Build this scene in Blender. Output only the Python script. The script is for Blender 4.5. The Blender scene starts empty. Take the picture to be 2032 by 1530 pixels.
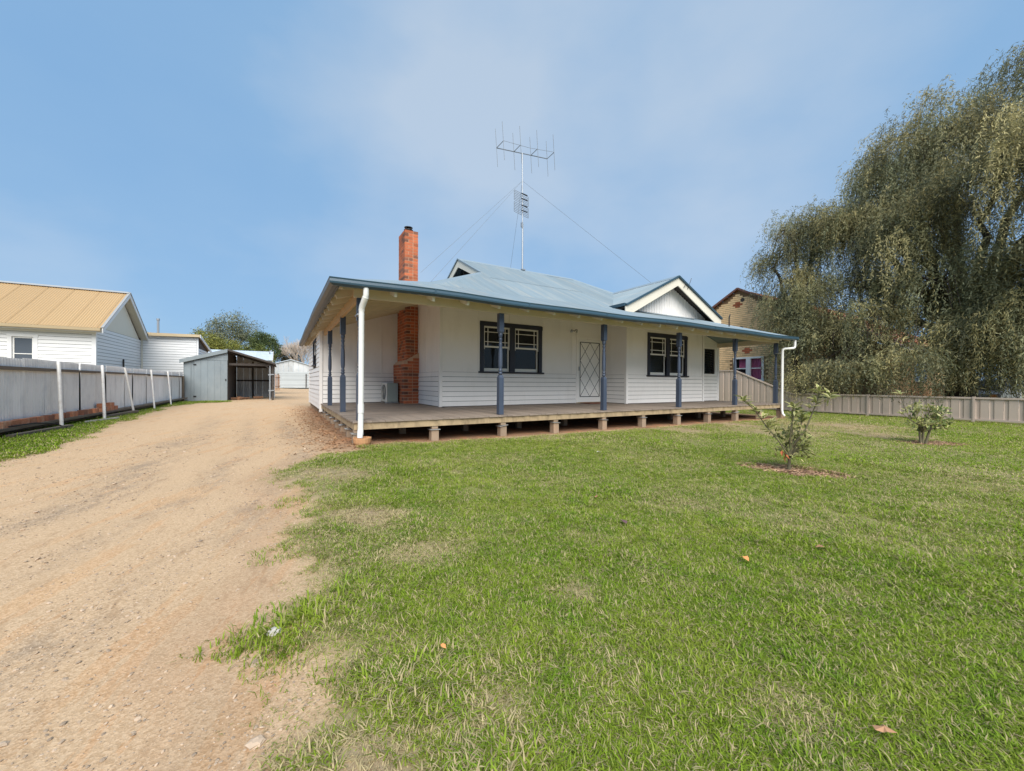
import bpy, math, random
import numpy as np
from mathutils import Matrix, Vector, noise as mnoise
random.seed(7); RNG = np.random.default_rng(11)
S = bpy.context.scene; C = S.collection; PI = math.pi

# ------------------------------------------------------------------ camera
cam_d = bpy.data.cameras.new('camera'); cam = bpy.data.objects.new('camera', cam_d); C.objects.link(cam)
cam_d.sensor_fit = 'HORIZONTAL'; cam_d.sensor_width = 36.0; cam_d.lens = 36 * 779.4 / 2032
cam_d.clip_start = 0.05; cam_d.clip_end = 3000
_yaw, _pit, _rol = 0.531325, -0.00686981, 0.00580096
fw = Vector((math.sin(_yaw) * math.cos(_pit), math.cos(_yaw) * math.cos(_pit), math.sin(_pit)))
rt0 = Vector((math.cos(_yaw), -math.sin(_yaw), 0)); up0 = rt0.cross(fw)
rt = rt0 * math.cos(_rol) + up0 * math.sin(_rol); up = -rt0 * math.sin(_rol) + up0 * math.cos(_rol)
M = Matrix.Identity(4)
for i in range(3):
    M[i][0], M[i][1], M[i][2] = rt[i], up[i], -fw[i]
M[0][3], M[1][3], M[2][3] = 0, 0, 1.0
cam.matrix_world = M; S.camera = cam

# ------------------------------------------------------------------ sky and sun
SUN_EL, SUN_AZ = math.radians(44), math.radians(201)      # azimuth from +Y towards +X: behind the camera, to the left
w = bpy.data.worlds.new('World'); S.world = w; w.use_nodes = True
nt = w.node_tree; nt.nodes.clear()
def N(t, kind, **kw):
    n = t.nodes.new(kind)
    for k, v in kw.items(): setattr(n, k, v)
    return n
sky = N(nt, 'ShaderNodeTexSky', sky_type='NISHITA', sun_disc=False, sun_elevation=SUN_EL, sun_rotation=SUN_AZ, air_density=1.0, dust_density=0.6, ozone_density=3.0)
sk_s = N(nt, 'ShaderNodeVectorMath', operation='SCALE'); sk_s.inputs['Scale'].default_value = 1.0
nt.links.new(sky.outputs['Color'], sk_s.inputs[0])
geo = N(nt, 'ShaderNodeTexCoord')
mp = N(nt, 'ShaderNodeMapping'); mp.inputs['Scale'].default_value = (1.0, 1.0, 1.7); mp.inputs['Location'].default_value = (0.35, 0.1, 0.2)
nz = N(nt, 'ShaderNodeTexNoise'); nz.inputs['Scale'].default_value = 1.5; nz.inputs['Detail'].default_value = 7; nz.inputs['Roughness'].default_value = 0.5
nt.links.new(geo.outputs['Generated'], mp.inputs['Vector']); nt.links.new(mp.outputs['Vector'], nz.inputs['Vector'])
cr = N(nt, 'ShaderNodeValToRGB')
cr.color_ramp.elements[0].position = 0.34; cr.color_ramp.elements[0].color = (2.15, 4.1, 6.8, 1)     # thin veil, in sky units (x strength)
cr.color_ramp.elements[1].position = 0.68; cr.color_ramp.elements[1].color = (4.8, 5.95, 7.35, 1)
e = cr.color_ramp.elements.new(0.5); e.color = (2.6, 4.5, 6.95, 1)
nrm = N(nt, 'ShaderNodeVectorMath', operation='NORMALIZE'); nt.links.new(geo.outputs['Generated'], nrm.inputs[0])
dot = N(nt, 'ShaderNodeVectorMath', operation='DOT_PRODUCT'); nt.links.new(nrm.outputs['Vector'], dot.inputs[0]); dot.inputs[1].default_value = (.57, .60, .56)   # a thin bright cloud bank high ahead
bank = N(nt, 'ShaderNodeMapRange', interpolation_type='SMOOTHSTEP'); bank.inputs['From Min'].default_value = .74; bank.inputs['From Max'].default_value = 1.02; bank.inputs['To Min'].default_value = .13; bank.inputs['To Max'].default_value = .36
nt.links.new(dot.outputs['Value'], bank.inputs['Value'])
cadd = N(nt, 'ShaderNodeMath', operation='MULTIPLY_ADD'); cadd.inputs[1].default_value = .62; nt.links.new(nz.outputs['Fac'], cadd.inputs[0]); nt.links.new(bank.outputs['Result'], cadd.inputs[2])
nt.links.new(cadd.outputs[0], cr.inputs['Fac'])
mixc = N(nt, 'ShaderNodeMix', data_type='RGBA'); mixc.inputs['Factor'].default_value = 0.82
nt.links.new(sk_s.outputs['Vector'], mixc.inputs['A']); nt.links.new(cr.outputs['Color'], mixc.inputs['B'])
bg = N(nt, 'ShaderNodeBackground'); bg.inputs['Strength'].default_value = 0.1
wo = N(nt, 'ShaderNodeOutputWorld')
nt.links.new(mixc.outputs['Result'], bg.inputs['Color']); nt.links.new(bg.outputs['Background'], wo.inputs['Surface'])
sd = bpy.data.lights.new('sun', 'SUN'); sd.energy = 4.9; sd.angle = math.radians(52); sd.color = (1.0, 0.95, 0.875)
sun = bpy.data.objects.new('sun', sd); C.objects.link(sun)
sdir = Vector((math.sin(SUN_AZ) * math.cos(SUN_EL), math.cos(SUN_AZ) * math.cos(SUN_EL), math.sin(SUN_EL)))
sun.rotation_euler = sdir.to_track_quat('Z', 'Y').to_euler(); sun.location = (-20, -30, 40)
vs = S.view_settings; vs.view_transform = 'Standard'; vs.look = 'None'; vs.gamma = 1; vs.exposure = 0.22; vs.use_curve_mapping = False
S.cycles.max_bounces = 8; S.cycles.diffuse_bounces = 5; S.cycles.transparent_max_bounces = 16

# ------------------------------------------------------------------ materials
def new_mat(name):
    m = bpy.data.materials.new(name); m.use_nodes = True
    return m, m.node_tree, m.node_tree.nodes['Principled BSDF']
def L(t, a, b): t.links.new(a, b)
def mixrgb(t, fac, a, b, mode='MIX'):
    n = N(t, 'ShaderNodeMix', data_type='RGBA', blend_type=mode)
    for s, v in (('Factor', fac), ('A', a), ('B', b)):
        if hasattr(v, 'is_output'): L(t, v, n.inputs[s])
        elif s == 'Factor': n.inputs[s].default_value = v
        else: n.inputs[s].default_value = (*v, 1) if len(v) == 3 else v
    return n.outputs['Result']
def noise_tex(t, scale, detail=4, rough=0.55, vec=None):
    n = N(t, 'ShaderNodeTexNoise'); n.inputs['Scale'].default_value = scale; n.inputs['Detail'].default_value = detail; n.inputs['Roughness'].default_value = rough
    if vec is not None: L(t, vec, n.inputs['Vector'])
    return n.outputs['Fac']
def ramp(t, fac, p0, p1, c0=(0, 0, 0), c1=(1, 1, 1)):
    n = N(t, 'ShaderNodeValToRGB'); e = n.color_ramp.elements
    e[0].position, e[1].position = p0, p1; e[0].color = (*c0, 1); e[1].color = (*c1, 1)
    L(t, fac, n.inputs['Fac']); return n.outputs['Color']
def worldpos(t): return N(t, 'ShaderNodeNewGeometry').outputs['Position']
def stretch(t, vec, s):
    n = N(t, 'ShaderNodeMapping'); n.inputs['Scale'].default_value = s; L(t, vec, n.inputs['Vector']); return n.outputs['Vector']
def bump(t, b, h, strength, dist=0.01):
    n = N(t, 'ShaderNodeBump'); n.inputs['Strength'].default_value = strength; n.inputs['Distance'].default_value = dist
    L(t, h, n.inputs['Height']); L(t, n.outputs['Normal'], b.inputs['Normal'])
def stdmat(name, col, rough=0.55, var=0.10, scale=2.5, st=(1, 1, 1), rv=0.06, dirt=None, dirt_amt=0.35, dirt_scale=1.3, dirt_st=(1, 1, 1), metal=0.0, bmp=0.0, bmp_scale=60, spec=0.4, fine=0.0):
    m, t, b = new_mat(name); P = worldpos(t)
    f = noise_tex(t, scale, 5, 0.6, stretch(t, P, st))
    c = mixrgb(t, f, tuple(x * (1 - var) for x in col), tuple(min(1, x * (1 + var)) for x in col))
    if fine:
        g = noise_tex(t, 90, 2, 0.5, P)
        c = mixrgb(t, fine, c, mixrgb(t, g, tuple(x * .5 for x in col), tuple(min(1, x * 1.5) for x in col)))
    if dirt:
        d = ramp(t, noise_tex(t, dirt_scale, 6, 0.65, stretch(t, P, dirt_st)), 0.48, 0.78)
        dm = N(t, 'ShaderNodeMath', operation='MULTIPLY'); L(t, d, dm.inputs[0]); dm.inputs[1].default_value = dirt_amt
        c = mixrgb(t, dm.outputs[0], c, dirt)
    if rv:
        oi = N(t, 'ShaderNodeObjectInfo'); mr = N(t, 'ShaderNodeMapRange'); mr.inputs['To Min'].default_value = 1 - rv; mr.inputs['To Max'].default_value = 1 + rv
        L(t, oi.outputs['Random'], mr.inputs['Value']); hs = N(t, 'ShaderNodeHueSaturation'); L(t, mr.outputs['Result'], hs.inputs['Value']); L(t, c, hs.inputs['Color']); c = hs.outputs['Color']
    L(t, c, b.inputs['Base Color']); b.inputs['Roughness'].default_value = rough; b.inputs['Metallic'].default_value = metal
    b.inputs['Specular IOR Level'].default_value = spec
    if bmp: bump(t, b, noise_tex(t, bmp_scale, 4, 0.6, stretch(t, P, st)), bmp)
    return m
WHITE = stdmat('white_paint', (.83, .80, .765), .5, .04, 1.2, rv=.035, dirt=(.52, .48, .42), dirt_amt=.22, dirt_scale=2, dirt_st=(1.5, 1.5, .5))
WHITE2 = stdmat('bright_white_paint', (.80, .78, .74), .45, .03, 2, rv=.02, dirt=(.5, .48, .45), dirt_amt=.12)
CREAM = stdmat('cream_paint', (.58, .50, .36), .5, .06, 2, rv=.04, dirt=(.33, .26, .17), dirt_amt=.25, dirt_scale=3)
CREAMW = stdmat('pale_cream_paint', (.68, .64, .54), .5, .05, 2, rv=.03, dirt=(.4, .33, .24), dirt_amt=.15)
TANWOOD = stdmat('raw_timber_beam', (.50, .33, .17), .65, .18, 3, (1, .25, 4), rv=.05, bmp=.25)
NAVY = stdmat('navy_paint', (.048, .064, .098), .42, .12, 4, rv=.05, dirt=(.16, .17, .2), dirt_amt=.15)
NAVYD = stdmat('dark_navy_trim', (.022, .025, .042), .45, .1, 3, rv=.03)
GUTTER = stdmat('blue_gutter_metal', (.030, .068, .098), .38, .15, 2, (1, 1, 4), rv=.03, dirt=(.12, .15, .17), dirt_amt=.2, spec=.5)
GUTTERIN = stdmat('weathered_gutter_metal', (.10, .105, .11), .5, .25, 5, rv=.03, dirt=(.05, .045, .04), dirt_amt=.5, dirt_scale=4)
ROOF = stdmat('blue_grey_roof_steel', (.205, .262, .295), .6, .16, 1.0, (16, .35, .35), rv=.05, dirt=(.40, .37, .31), dirt_amt=.5, dirt_scale=1.0, dirt_st=(6, .5, .5), spec=.15)  # weathering streaks, spaced so they also paint in the look of rib shading
RIDGE = stdmat('ridge_cap_steel', (.22, .28, .32), .45, .08, 2, rv=.03, spec=.5)
DECK = stdmat('weathered_decking', (.25, .20, .16), .75, .22, 3, (.3, .3, 1), rv=.13, dirt=(.12, .095, .075), dirt_amt=.5, dirt_scale=1.6, bmp=.3, bmp_scale=40)
DECKEDGE = stdmat('deck_edge_timber', (.36, .27, .16), .8, .3, 4, (2, 2, 1), rv=.08, dirt=(.10, .07, .045), dirt_amt=.9, dirt_scale=7, dirt_st=(1, 1, .4), bmp=.4)
STUMP = stdmat('stump_timber', (.29, .215, .15), .85, .25, 6, (3, 3, .6), rv=.12, dirt=(.36, .18, .09), dirt_amt=.4, dirt_scale=4, bmp=.5)
CAPMETAL = stdmat('galvanised_cap', (.36, .36, .35), .55, .15, 8, metal=.2, rv=.15, dirt=(.4, .3, .2), dirt_amt=.4)
PVC = stdmat('white_pvc', (.70, .70, .67), .35, .03, 3, rv=.0, dirt=(.5, .47, .4), dirt_amt=.18, dirt_scale=3, dirt_st=(1, 1, .3))
BRICKR = stdmat('red_brick', (.44, .125, .052), .85, .25, 9, rv=.22, dirt=(.20, .07, .04), dirt_amt=.6, dirt_scale=6, bmp=.5, bmp_scale=80)
BRICKD = stdmat('burnt_brick', (.20, .082, .05), .8, .3, 9, rv=.3, bmp=.5, bmp_scale=80)
MORTAR = stdmat('mortar', (.56, .37, .25), .9, .2, 12, rv=.0, bmp=.4)
BRICKC = stdmat('cream_brick', (.80, .54, .28), .85, .14, 4, rv=.16, dirt=(.40, .27, .14), dirt_amt=.4, dirt_scale=3, bmp=.4)
MORTARC = stdmat('cream_brick_mortar', (.22, .13, .065), .9, .1, 6, rv=0)
BLACK = stdmat('black_iron', (.012, .012, .014), .4, .1, 8, rv=.0)
STEEL = stdmat('grey_galvanised_steel', (.36, .38, .40), .45, .15, 6, metal=.6, rv=.04)
WIRE = stdmat('thin_aluminium', (.20, .22, .24), .5, .1, 6, metal=.3, rv=.0)
FENCEM = stdmat('weathered_iron_sheet', (.76, .755, .735), .5, .12, 1.6, (1, 2, .35), rv=.05, dirt=(.36, .37, .38), dirt_amt=.5, dirt_scale=2.2, dirt_st=(1, 2, .8), spec=.4)
FENCEW = stdmat('grey_fence_timber', (.15, .12, .09), .85, .3, 5, (1, .3, 3), rv=.1, dirt=(.08, .06, .05), dirt_amt=.5, bmp=.4)
PIPEW = stdmat('white_painted_pipe', (.60, .58, .54), .5, .06, 4, rv=.05, dirt=(.30, .22, .17), dirt_amt=.45, dirt_scale=9)
SHEDM = stdmat('shed_grey_sheet', (.215, .25, .265), .5, .16, 1.6, (1, 1, .4), rv=.07, dirt=(.34, .36, .36), dirt_amt=.5, dirt_scale=1.8, dirt_st=(1, 1, .5))
REARF = stdmat('rear_fence_sheet', (.42, .45, .45), .5, .1, 1, rv=.1)
SHEDI = stdmat('shed_inner_sheet', (.60, .61, .60), .6, .2, 1.4, (1, 1, .4), rv=.10, dirt=(.2, .18, .15), dirt_amt=.4)
SHEDR = stdmat('pale_roof_sheet', (.55, .61, .66), .4, .1, 1, rv=.04)
DARKWOOD = stdmat('dark_timber', (.055, .045, .038), .8, .3, 6, rv=.1)
TANROOF = stdmat('tan_roof_steel', (.50, .345, .18), .55, .05, .6, rv=.03, dirt=(.50, .35, .19), dirt_amt=.3, dirt_scale=1.2)
TANGUT = stdmat('tan_gutter', (.50, .39, .24), .5, .08, 2, rv=.0)
NWHITE = stdmat('neighbour_white_boards', (.77, .76, .74), .5, .03, 1, rv=.02, dirt=(.6, .57, .52), dirt_amt=.1)
NCREAM = stdmat('cream_sheet', (.70, .64, .52), .6, .03, 2, rv=0)
COLORB = stdmat('taupe_fence_steel', (.48, .385, .315), .42, .05, 2, rv=.02, dirt=(.24, .20, .17), dirt_amt=.25, dirt_st=(1, 1, .4), spec=.4)
TERRA = stdmat('terracotta', (.50, .27, .13), .8, .15, 8, rv=0, bmp=.2)
TILE = stdmat('orange_roof_tile', (.42, .16, .07), .8, .25, 3, rv=.12)
BARK = stdmat('dark_bark', (.060, .045, .036), .9, .4, 5, (2, 2, .5), rv=.1, bmp=.8, bmp_scale=14)
BARKL = stdmat('pale_bark', (.36, .30, .24), .8, .25, 4, (2, 2, .5), rv=.1, bmp=.5)
STEM = stdmat('shrub_stem', (.15, .13, .075), .8, .3, 14, rv=.08)
ACM = stdmat('aircon_casing', (.60, .58, .52), .45, .05, 3, rv=0)
ACG = stdmat('aircon_side', (.30, .34, .31), .5, .06, 3, rv=0)
RUBBER = stdmat('black_rubber', (.015, .015, .015), .7, .1, 8, rv=0)
CURT = stdmat('pink_curtain', (.60, .17, .31), .9, .25, 9, (1, 6, .3), rv=0)
CURTW = stdmat('pale_blind', (.42, .42, .40), .9, .1, 4, rv=0)
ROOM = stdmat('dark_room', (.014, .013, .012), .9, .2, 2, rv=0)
SILVER = stdmat('silver_car_paint', (.45, .46, .48), .25, .03, 2, metal=.4, rv=0)
REDMAT = stdmat('reddish_mat', (.20, .075, .045), .9, .2, 20, rv=0)
LITTERM = stdmat('dry_leaf', (.30, .17, .085), .85, .3, 30, rv=.35)
LEAFO = stdmat('orange_dry_leaf', (.62, .27, .09), .7, .2, 30, rv=.05)
LEAFB = stdmat('brown_dry_leaf', (.36, .19, .10), .7, .3, 30, rv=.1)
LEAFP = stdmat('purple_dry_leaf', (.13, .065, .075), .7, .3, 30, rv=.05)
PALE = stdmat('pale_stone', (.48, .44, .40), .8, .15, 20, rv=.1)
STONE = stdmat('drive_gravel', (.38, .285, .20), .85, .3, 40, rv=.35)
MULCH = stdmat('bark_mulch', (.29, .18, .115), .9, .35, 20, rv=.4)
WOODCUT = stdmat('split_firewood', (.33, .17, .09), .85, .35, 8, rv=.2)

def glass_mat(name, tint=(.02, .022, .025), rough=.03, alpha=.75):
    m, t, b = new_mat(name); b.inputs['Base Color'].default_value = (*tint, 1); b.inputs['Roughness'].default_value = rough
    b.inputs['Specular IOR Level'].default_value = .32; b.inputs['Alpha'].default_value = alpha
    P = worldpos(t); bump(t, b, noise_tex(t, 2.5, 2, .5, P), .05, .02)
    return m
GLASS = glass_mat('window_glass'); GLASSN = glass_mat('neighbour_glass', (.10, .115, .135), .12, .9)
GLASSC = glass_mat('curtained_glass', (.05, .04, .05), .05, .12)

def leaf_mat(name, trans=.22, rough=.55, rv=.0):
    m, t, b = new_mat(name)
    a = N(t, 'ShaderNodeAttribute', attribute_name='col'); c = a.outputs['Color']
    if rv:
        oi = N(t, 'ShaderNodeObjectInfo'); mr = N(t, 'ShaderNodeMapRange'); mr.inputs['To Min'].default_value = 1 - rv; mr.inputs['To Max'].default_value = 1 + rv
        L(t, oi.outputs['Random'], mr.inputs['Value']); hs = N(t, 'ShaderNodeHueSaturation'); L(t, mr.outputs['Result'], hs.inputs['Value']); L(t, c, hs.inputs['Color']); c = hs.outputs['Color']
    L(t, c, b.inputs['Base Color']); b.inputs['Roughness'].default_value = rough; b.inputs['Specular IOR Level'].default_value = .25
    tr = N(t, 'ShaderNodeBsdfTranslucent'); L(t, c, tr.inputs['Color'])
    mx = N(t, 'ShaderNodeMixShader'); mx.inputs[0].default_value = trans
    out = t.nodes['Material Output']; L(t, b.outputs[0], mx.inputs[1]); L(t, tr.outputs[0], mx.inputs[2]); L(t, mx.outputs[0], out.inputs['Surface'])
    return m
LEAF = leaf_mat('tree_leaf'); SHRUBLEAF = leaf_mat('variegated_leaf', .25, .45, .18)

def grass_mat():
    m, t, b = new_mat('grass_blade'); P = worldpos(t)
    a = N(t, 'ShaderNodeAttribute', attribute_name='col')                       # per blade: r = straw fraction, g = value
    sep = N(t, 'ShaderNodeSeparateColor'); L(t, a.outputs['Color'], sep.inputs[0])
    dry = N(t, 'ShaderNodeAttribute', attribute_name='dry', attribute_type='INSTANCER')
    g1 = ramp(t, noise_tex(t, .9, 4, .6, P), .35, .65, (.195, .295, .022), (.295, .370, .045))
    g2 = mixrgb(t, ramp(t, noise_tex(t, 5.5, 3, .6, P), .45, .75), g1, (.150, .270, .020))
    thr = N(t, 'ShaderNodeMath', operation='ADD'); L(t, sep.outputs[0], thr.inputs[0]); L(t, dry.outputs['Fac'], thr.inputs[1])
    st = ramp(t, thr.outputs[0], .93, 1.02)
    c = mixrgb(t, st, g2, (.52, .43, .235))
    hs = N(t, 'ShaderNodeHueSaturation'); L(t, sep.outputs[1], hs.inputs['Value']); L(t, c, hs.inputs['Color'])
    L(t, hs.outputs['Color'], b.inputs['Base Color']); b.inputs['Roughness'].default_value = .65; b.inputs['Specular IOR Level'].default_value = .12
    tr = N(t, 'ShaderNodeBsdfTranslucent'); L(t, hs.outputs['Color'], tr.inputs['Color'])
    mx = N(t, 'ShaderNodeMixShader'); mx.inputs[0].default_value = .35
    L(t, b.outputs[0], mx.inputs[1]); L(t, tr.outputs[0], mx.inputs[2]); L(t, mx.outputs[0], t.nodes['Material Output'].inputs['Surface'])
    return m
GRASS = grass_mat()

def earth_mat():
    m, t, b = new_mat('earth'); P = worldpos(t)
    at = N(t, 'ShaderNodeAttribute', attribute_name='mask'); sep = N(t, 'ShaderNodeSeparateColor'); L(t, at.outputs['Color'], sep.inputs[0])
    gr, soil, dry = sep.outputs[0], sep.outputs[1], sep.outputs[2]
    big = noise_tex(t, .55, 5, .6, stretch(t, P, (1.6, .5, 1)))
    mid = noise_tex(t, 2.6, 5, .65, stretch(t, P, (1.3, .7, 1)))
    fine = noise_tex(t, 55, 4, .7, P)
    vo = N(t, 'ShaderNodeTexVoronoi'); vo.inputs['Scale'].default_value = 150; L(t, P, vo.inputs['Vector'])
    vo2 = N(t, 'ShaderNodeTexVoronoi'); vo2.inputs['Scale'].default_value = 38; L(t, P, vo2.inputs['Vector'])
    d = ramp(t, big, .3, .7, (.49, .288, .142), (.61, .395, .208))
    d = mixrgb(t, ramp(t, mid, .42, .72), d, (.54, .305, .148))
    d = mixrgb(t, ramp(t, noise_tex(t, 1.7, 6, .7, stretch(t, P, (2.2, .6, 1))), .56, .72), d, (.40, .265, .155))
    sv = N(t, 'ShaderNodeSeparateColor'); L(t, vo.outputs['Color'], sv.inputs[0])
    rot = N(t, 'ShaderNodeMapping'); rot.inputs['Rotation'].default_value = (0, 0, .30); L(t, P, rot.inputs['Vector'])
    lon = noise_tex(t, 2.2, 6, .7, stretch(t, rot.outputs['Vector'], (2.6, .32, 1)))
    d = mixrgb(t, ramp(t, lon, .53, .64), d, (.34, .222, .13)); d = mixrgb(t, ramp(t, lon, .44, .30), d, (.54, .365, .21))
    tk = N(t, 'ShaderNodeMath', operation='MULTIPLY'); L(t, at.outputs['Alpha'], tk.inputs[0]); L(t, ramp(t, noise_tex(t, 9, 6, .75, stretch(t, rot.outputs['Vector'], (1.2, .5, 1))), .38, .62), tk.inputs[1])
    d = mixrgb(t, tk.outputs[0], d, (.25, .18, .12))
    d = mixrgb(t, .36, d, mixrgb(t, sv.outputs[0], (.24, .155, .09), (.72, .55, .38)))
    sv2 = N(t, 'ShaderNodeSeparateColor'); L(t, vo2.outputs['Color'], sv2.inputs[0])
    d = mixrgb(t, ramp(t, noise_tex(t, 5.5, 7, .75, stretch(t, P, (1.8, .55, 1))), .57, .70), d, (.36, .235, .135))
    d = mixrgb(t, ramp(t, fine, .62, .80), d, (.23, .15, .09))
    s = mixrgb(t, fine, (.165, .095, .055), (.34, .20, .12))
    s = mixrgb(t, ramp(t, mid, .5, .7), s, (.44, .20, .095))
    d = mixrgb(t, soil, d, s)
    th = mixrgb(t, noise_tex(t, 60, 3, .7, P), (.13, .16, .035), (.27, .25, .10))
    th = mixrgb(t, dry, th, mixrgb(t, fine, (.24, .175, .105), (.43, .33, .21)))
    c = mixrgb(t, gr, d, th)
    L(t, c, b.inputs['Base Color']); b.inputs['Roughness'].default_value = .92; b.inputs['Specular IOR Level'].default_value = .15
    h1 = N(t, 'ShaderNodeMath', operation='MULTIPLY_ADD'); L(t, vo.outputs['Distance'], h1.inputs[0]); h1.inputs[1].default_value = .25; L(t, noise_tex(t, 30, 8, .85, P), h1.inputs[2])
    bump(t, b, h1.outputs[0], .4, .02)
    return m
EARTH = earth_mat()
def far_ground_mat():
    m, t, b = new_mat('far_ground'); P = worldpos(t)
    c = mixrgb(t, ramp(t, noise_tex(t, .12, 5, .6, P), .4, .6), (.115, .135, .045), (.33, .25, .16)); c = mixrgb(t, .25, c, mixrgb(t, noise_tex(t, 9, 4, .7, P), (.06, .06, .03), (.4, .33, .22)))
    L(t, c, b.inputs['Base Color']); b.inputs['Roughness'].default_value = .95; return m
FARG = far_ground_mat()

# ------------------------------------------------------------------ mesh helpers
class MB:
    """collects shapes; frame = (origin, ex, ey, ez) maps local to world"""
    def __init__(s, frame=None): s.v = []; s.f = []; s.frame = frame
    def _add(s, vs, fs):
        o = len(s.v)
        if s.frame:
            O, ex, ey, ez = s.frame
            vs = [O + ex * x + ey * y + ez * z for x, y, z in vs]
        s.v += [tuple(p) for p in vs]; s.f += [tuple(i + o for i in f) for f in fs]; return s
    def box(s, x0, x1, y0, y1, z0, z1):
        return s._add([(x0, y0, z0), (x1, y0, z0), (x1, y1, z0), (x0, y1, z0), (x0, y0, z1), (x1, y0, z1), (x1, y1, z1), (x0, y1, z1)],
                      [(3, 2, 1, 0), (4, 5, 6, 7), (0, 1, 5, 4), (1, 2, 6, 5), (2, 3, 7, 6), (3, 0, 4, 7)])
    def prism(s, poly, d):
        """poly: 3d points of one face, swept by vector d"""
        n = len(poly); d = Vector(d); a = [Vector(p) for p in poly]
        return s._add(a + [p + d for p in a], [tuple(range(n))[::-1], tuple(range(n, 2 * n))] + [(i, (i + 1) % n, (i + 1) % n + n, i + n) for i in range(n)])
    def bar(s, p0, p1, wd, hg, upv=(0, 0, 1)):
        p0, p1 = Vector(p0), Vector(p1); d = (p1 - p0).normalized(); u = Vector(upv)
        sd = d.cross(u)
        if sd.length < 1e-4: sd = d.cross(Vector((0, 1, 0)))
        sd.normalize(); u = sd.cross(d)
        a, c = sd * wd / 2, u * hg / 2
        return s.prism([p0 - a - c, p0 + a - c, p0 + a + c, p0 - a + c], p1 - p0)
    def tube(s, pts, r, n=8, caps=True):
        pts = [Vector(p) for p in pts]; rs = r if isinstance(r, (list, tuple)) else [r] * len(pts)
        vs, fs = [], []; pu = None
        for i, p in enumerate(pts):
            d = (pts[min(i + 1, len(pts) - 1)] - pts[max(i - 1, 0)]).normalized()
            if pu is None: pu = d.orthogonal().normalized()
            pu = (pu - d * pu.dot(d)).normalized(); q = d.cross(pu)
            for k in range(n):
                a = 2 * PI * k / n; vs.append(p + (pu * math.cos(a) + q * math.sin(a)) * rs[i])
        for i in range(len(pts) - 1):
            for k in range(n):
                fs.append((i * n + k, i * n + (k + 1) % n, (i + 1) * n + (k + 1) % n, (i + 1) * n + k))
        if caps: fs += [tuple(range(n))[::-1], tuple((len(pts) - 1) * n + k for k in range(n))]
        return s._add(vs, fs)
    def lathe(s, prof, c, n=14):
        """prof: (radius, z) from bottom to top about vertical axis at c"""
        vs = [(c[0] + r * math.cos(2 * PI * k / n), c[1] + r * math.sin(2 * PI * k / n), c[2] + z) for r, z in prof for k in range(n)]
        fs = [(i * n + k, i * n + (k + 1) % n, (i + 1) * n + (k + 1) % n, (i + 1) * n + k) for i in range(len(prof) - 1) for k in range(n)]
        fs += [tuple(range(n))[::-1], tuple((len(prof) - 1) * n + k for k in range(n))]
        return s._add(vs, fs)
    def quad(s, *p): return s._add(list(p), [tuple(range(len(p)))])

WL = {}
def link(o, parent, loc):
    C.objects.link(o); loc = Vector(loc); WL[o.name] = loc
    if parent is not None:
        o.parent = parent; o.location = loc - WL[parent.name]
    else: o.location = loc
    return o
def mesh_of(name, mb, mat, off, smooth=False):
    me = bpy.data.meshes.new(name); me.from_pydata([(x - off[0], y - off[1], z - off[2]) for x, y, z in mb.v], [], mb.f)
    if mat: me.materials.append(mat)
    if smooth: me.shade_smooth(); me.set_sharp_from_angle(angle=math.radians(58))
    me.update(); return me
def obj(name, mb, mat, parent=None, smooth=False, label=None, kind=None):
    a = np.array(mb.v); off = Vector(((a[:, 0].min() + a[:, 0].max()) / 2, (a[:, 1].min() + a[:, 1].max()) / 2, a[:, 2].min()))
    o = bpy.data.objects.new(name, mesh_of(name, mb, mat, off, smooth))
    if label: o['label'] = label
    if kind: o['kind'] = kind
    return link(o, parent, off)
def inst(name, me, parent, loc, rot=None, scale=None):
    o = bpy.data.objects.new(name, me); link(o, parent, loc)
    if rot is not None: o.rotation_euler = rot
    if scale is not None: o.scale = scale
    return o
def tag(o, label, cat, group=None):
    o['label'] = label; o['category'] = cat
    if group: o['group'] = group
    return o
def thing(name, label, cat, loc, group=None):
    o = bpy.data.objects.new(name, None); o.empty_display_size = .2; link(o, None, loc); return tag(o, label, cat, group)
def mesh_np(name, V, F, mat, col=None, smooth=False):
    V = np.asarray(V, np.float32); F = np.asarray(F, np.int32); k = F.shape[1]
    me = bpy.data.meshes.new(name); me.vertices.add(len(V)); me.vertices.foreach_set('co', V.ravel())
    me.loops.add(F.size); me.loops.foreach_set('vertex_index', F.ravel()); me.polygons.add(len(F))
    me.polygons.foreach_set('loop_start', np.arange(0, F.size, k, dtype=np.int32)); me.polygons.foreach_set('loop_total', np.full(len(F), k, np.int32))
    me.update(calc_edges=True)
    if col is not None:
        a = me.color_attributes.new('col', 'FLOAT_COLOR', 'POINT'); c = np.ones((len(V), 4), np.float32); c[:, :3] = col; a.data.foreach_set('color', c.ravel())
    if mat: me.materials.append(mat)
    if smooth: me.shade_smooth()
    return me
def obj_np(name, V, F, mat, parent=None, col=None, smooth=False, kind=None, label=None):
    V = np.asarray(V, float); off = Vector((float(V[:, 0].mean()), float(V[:, 1].mean()), float(V[:, 2].min())))
    o = bpy.data.objects.new(name, mesh_np(name, V - np.array(off), F, mat, col, smooth))
    if kind: o['kind'] = kind
    if label: o['label'] = label
    return link(o, parent, off)
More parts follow.
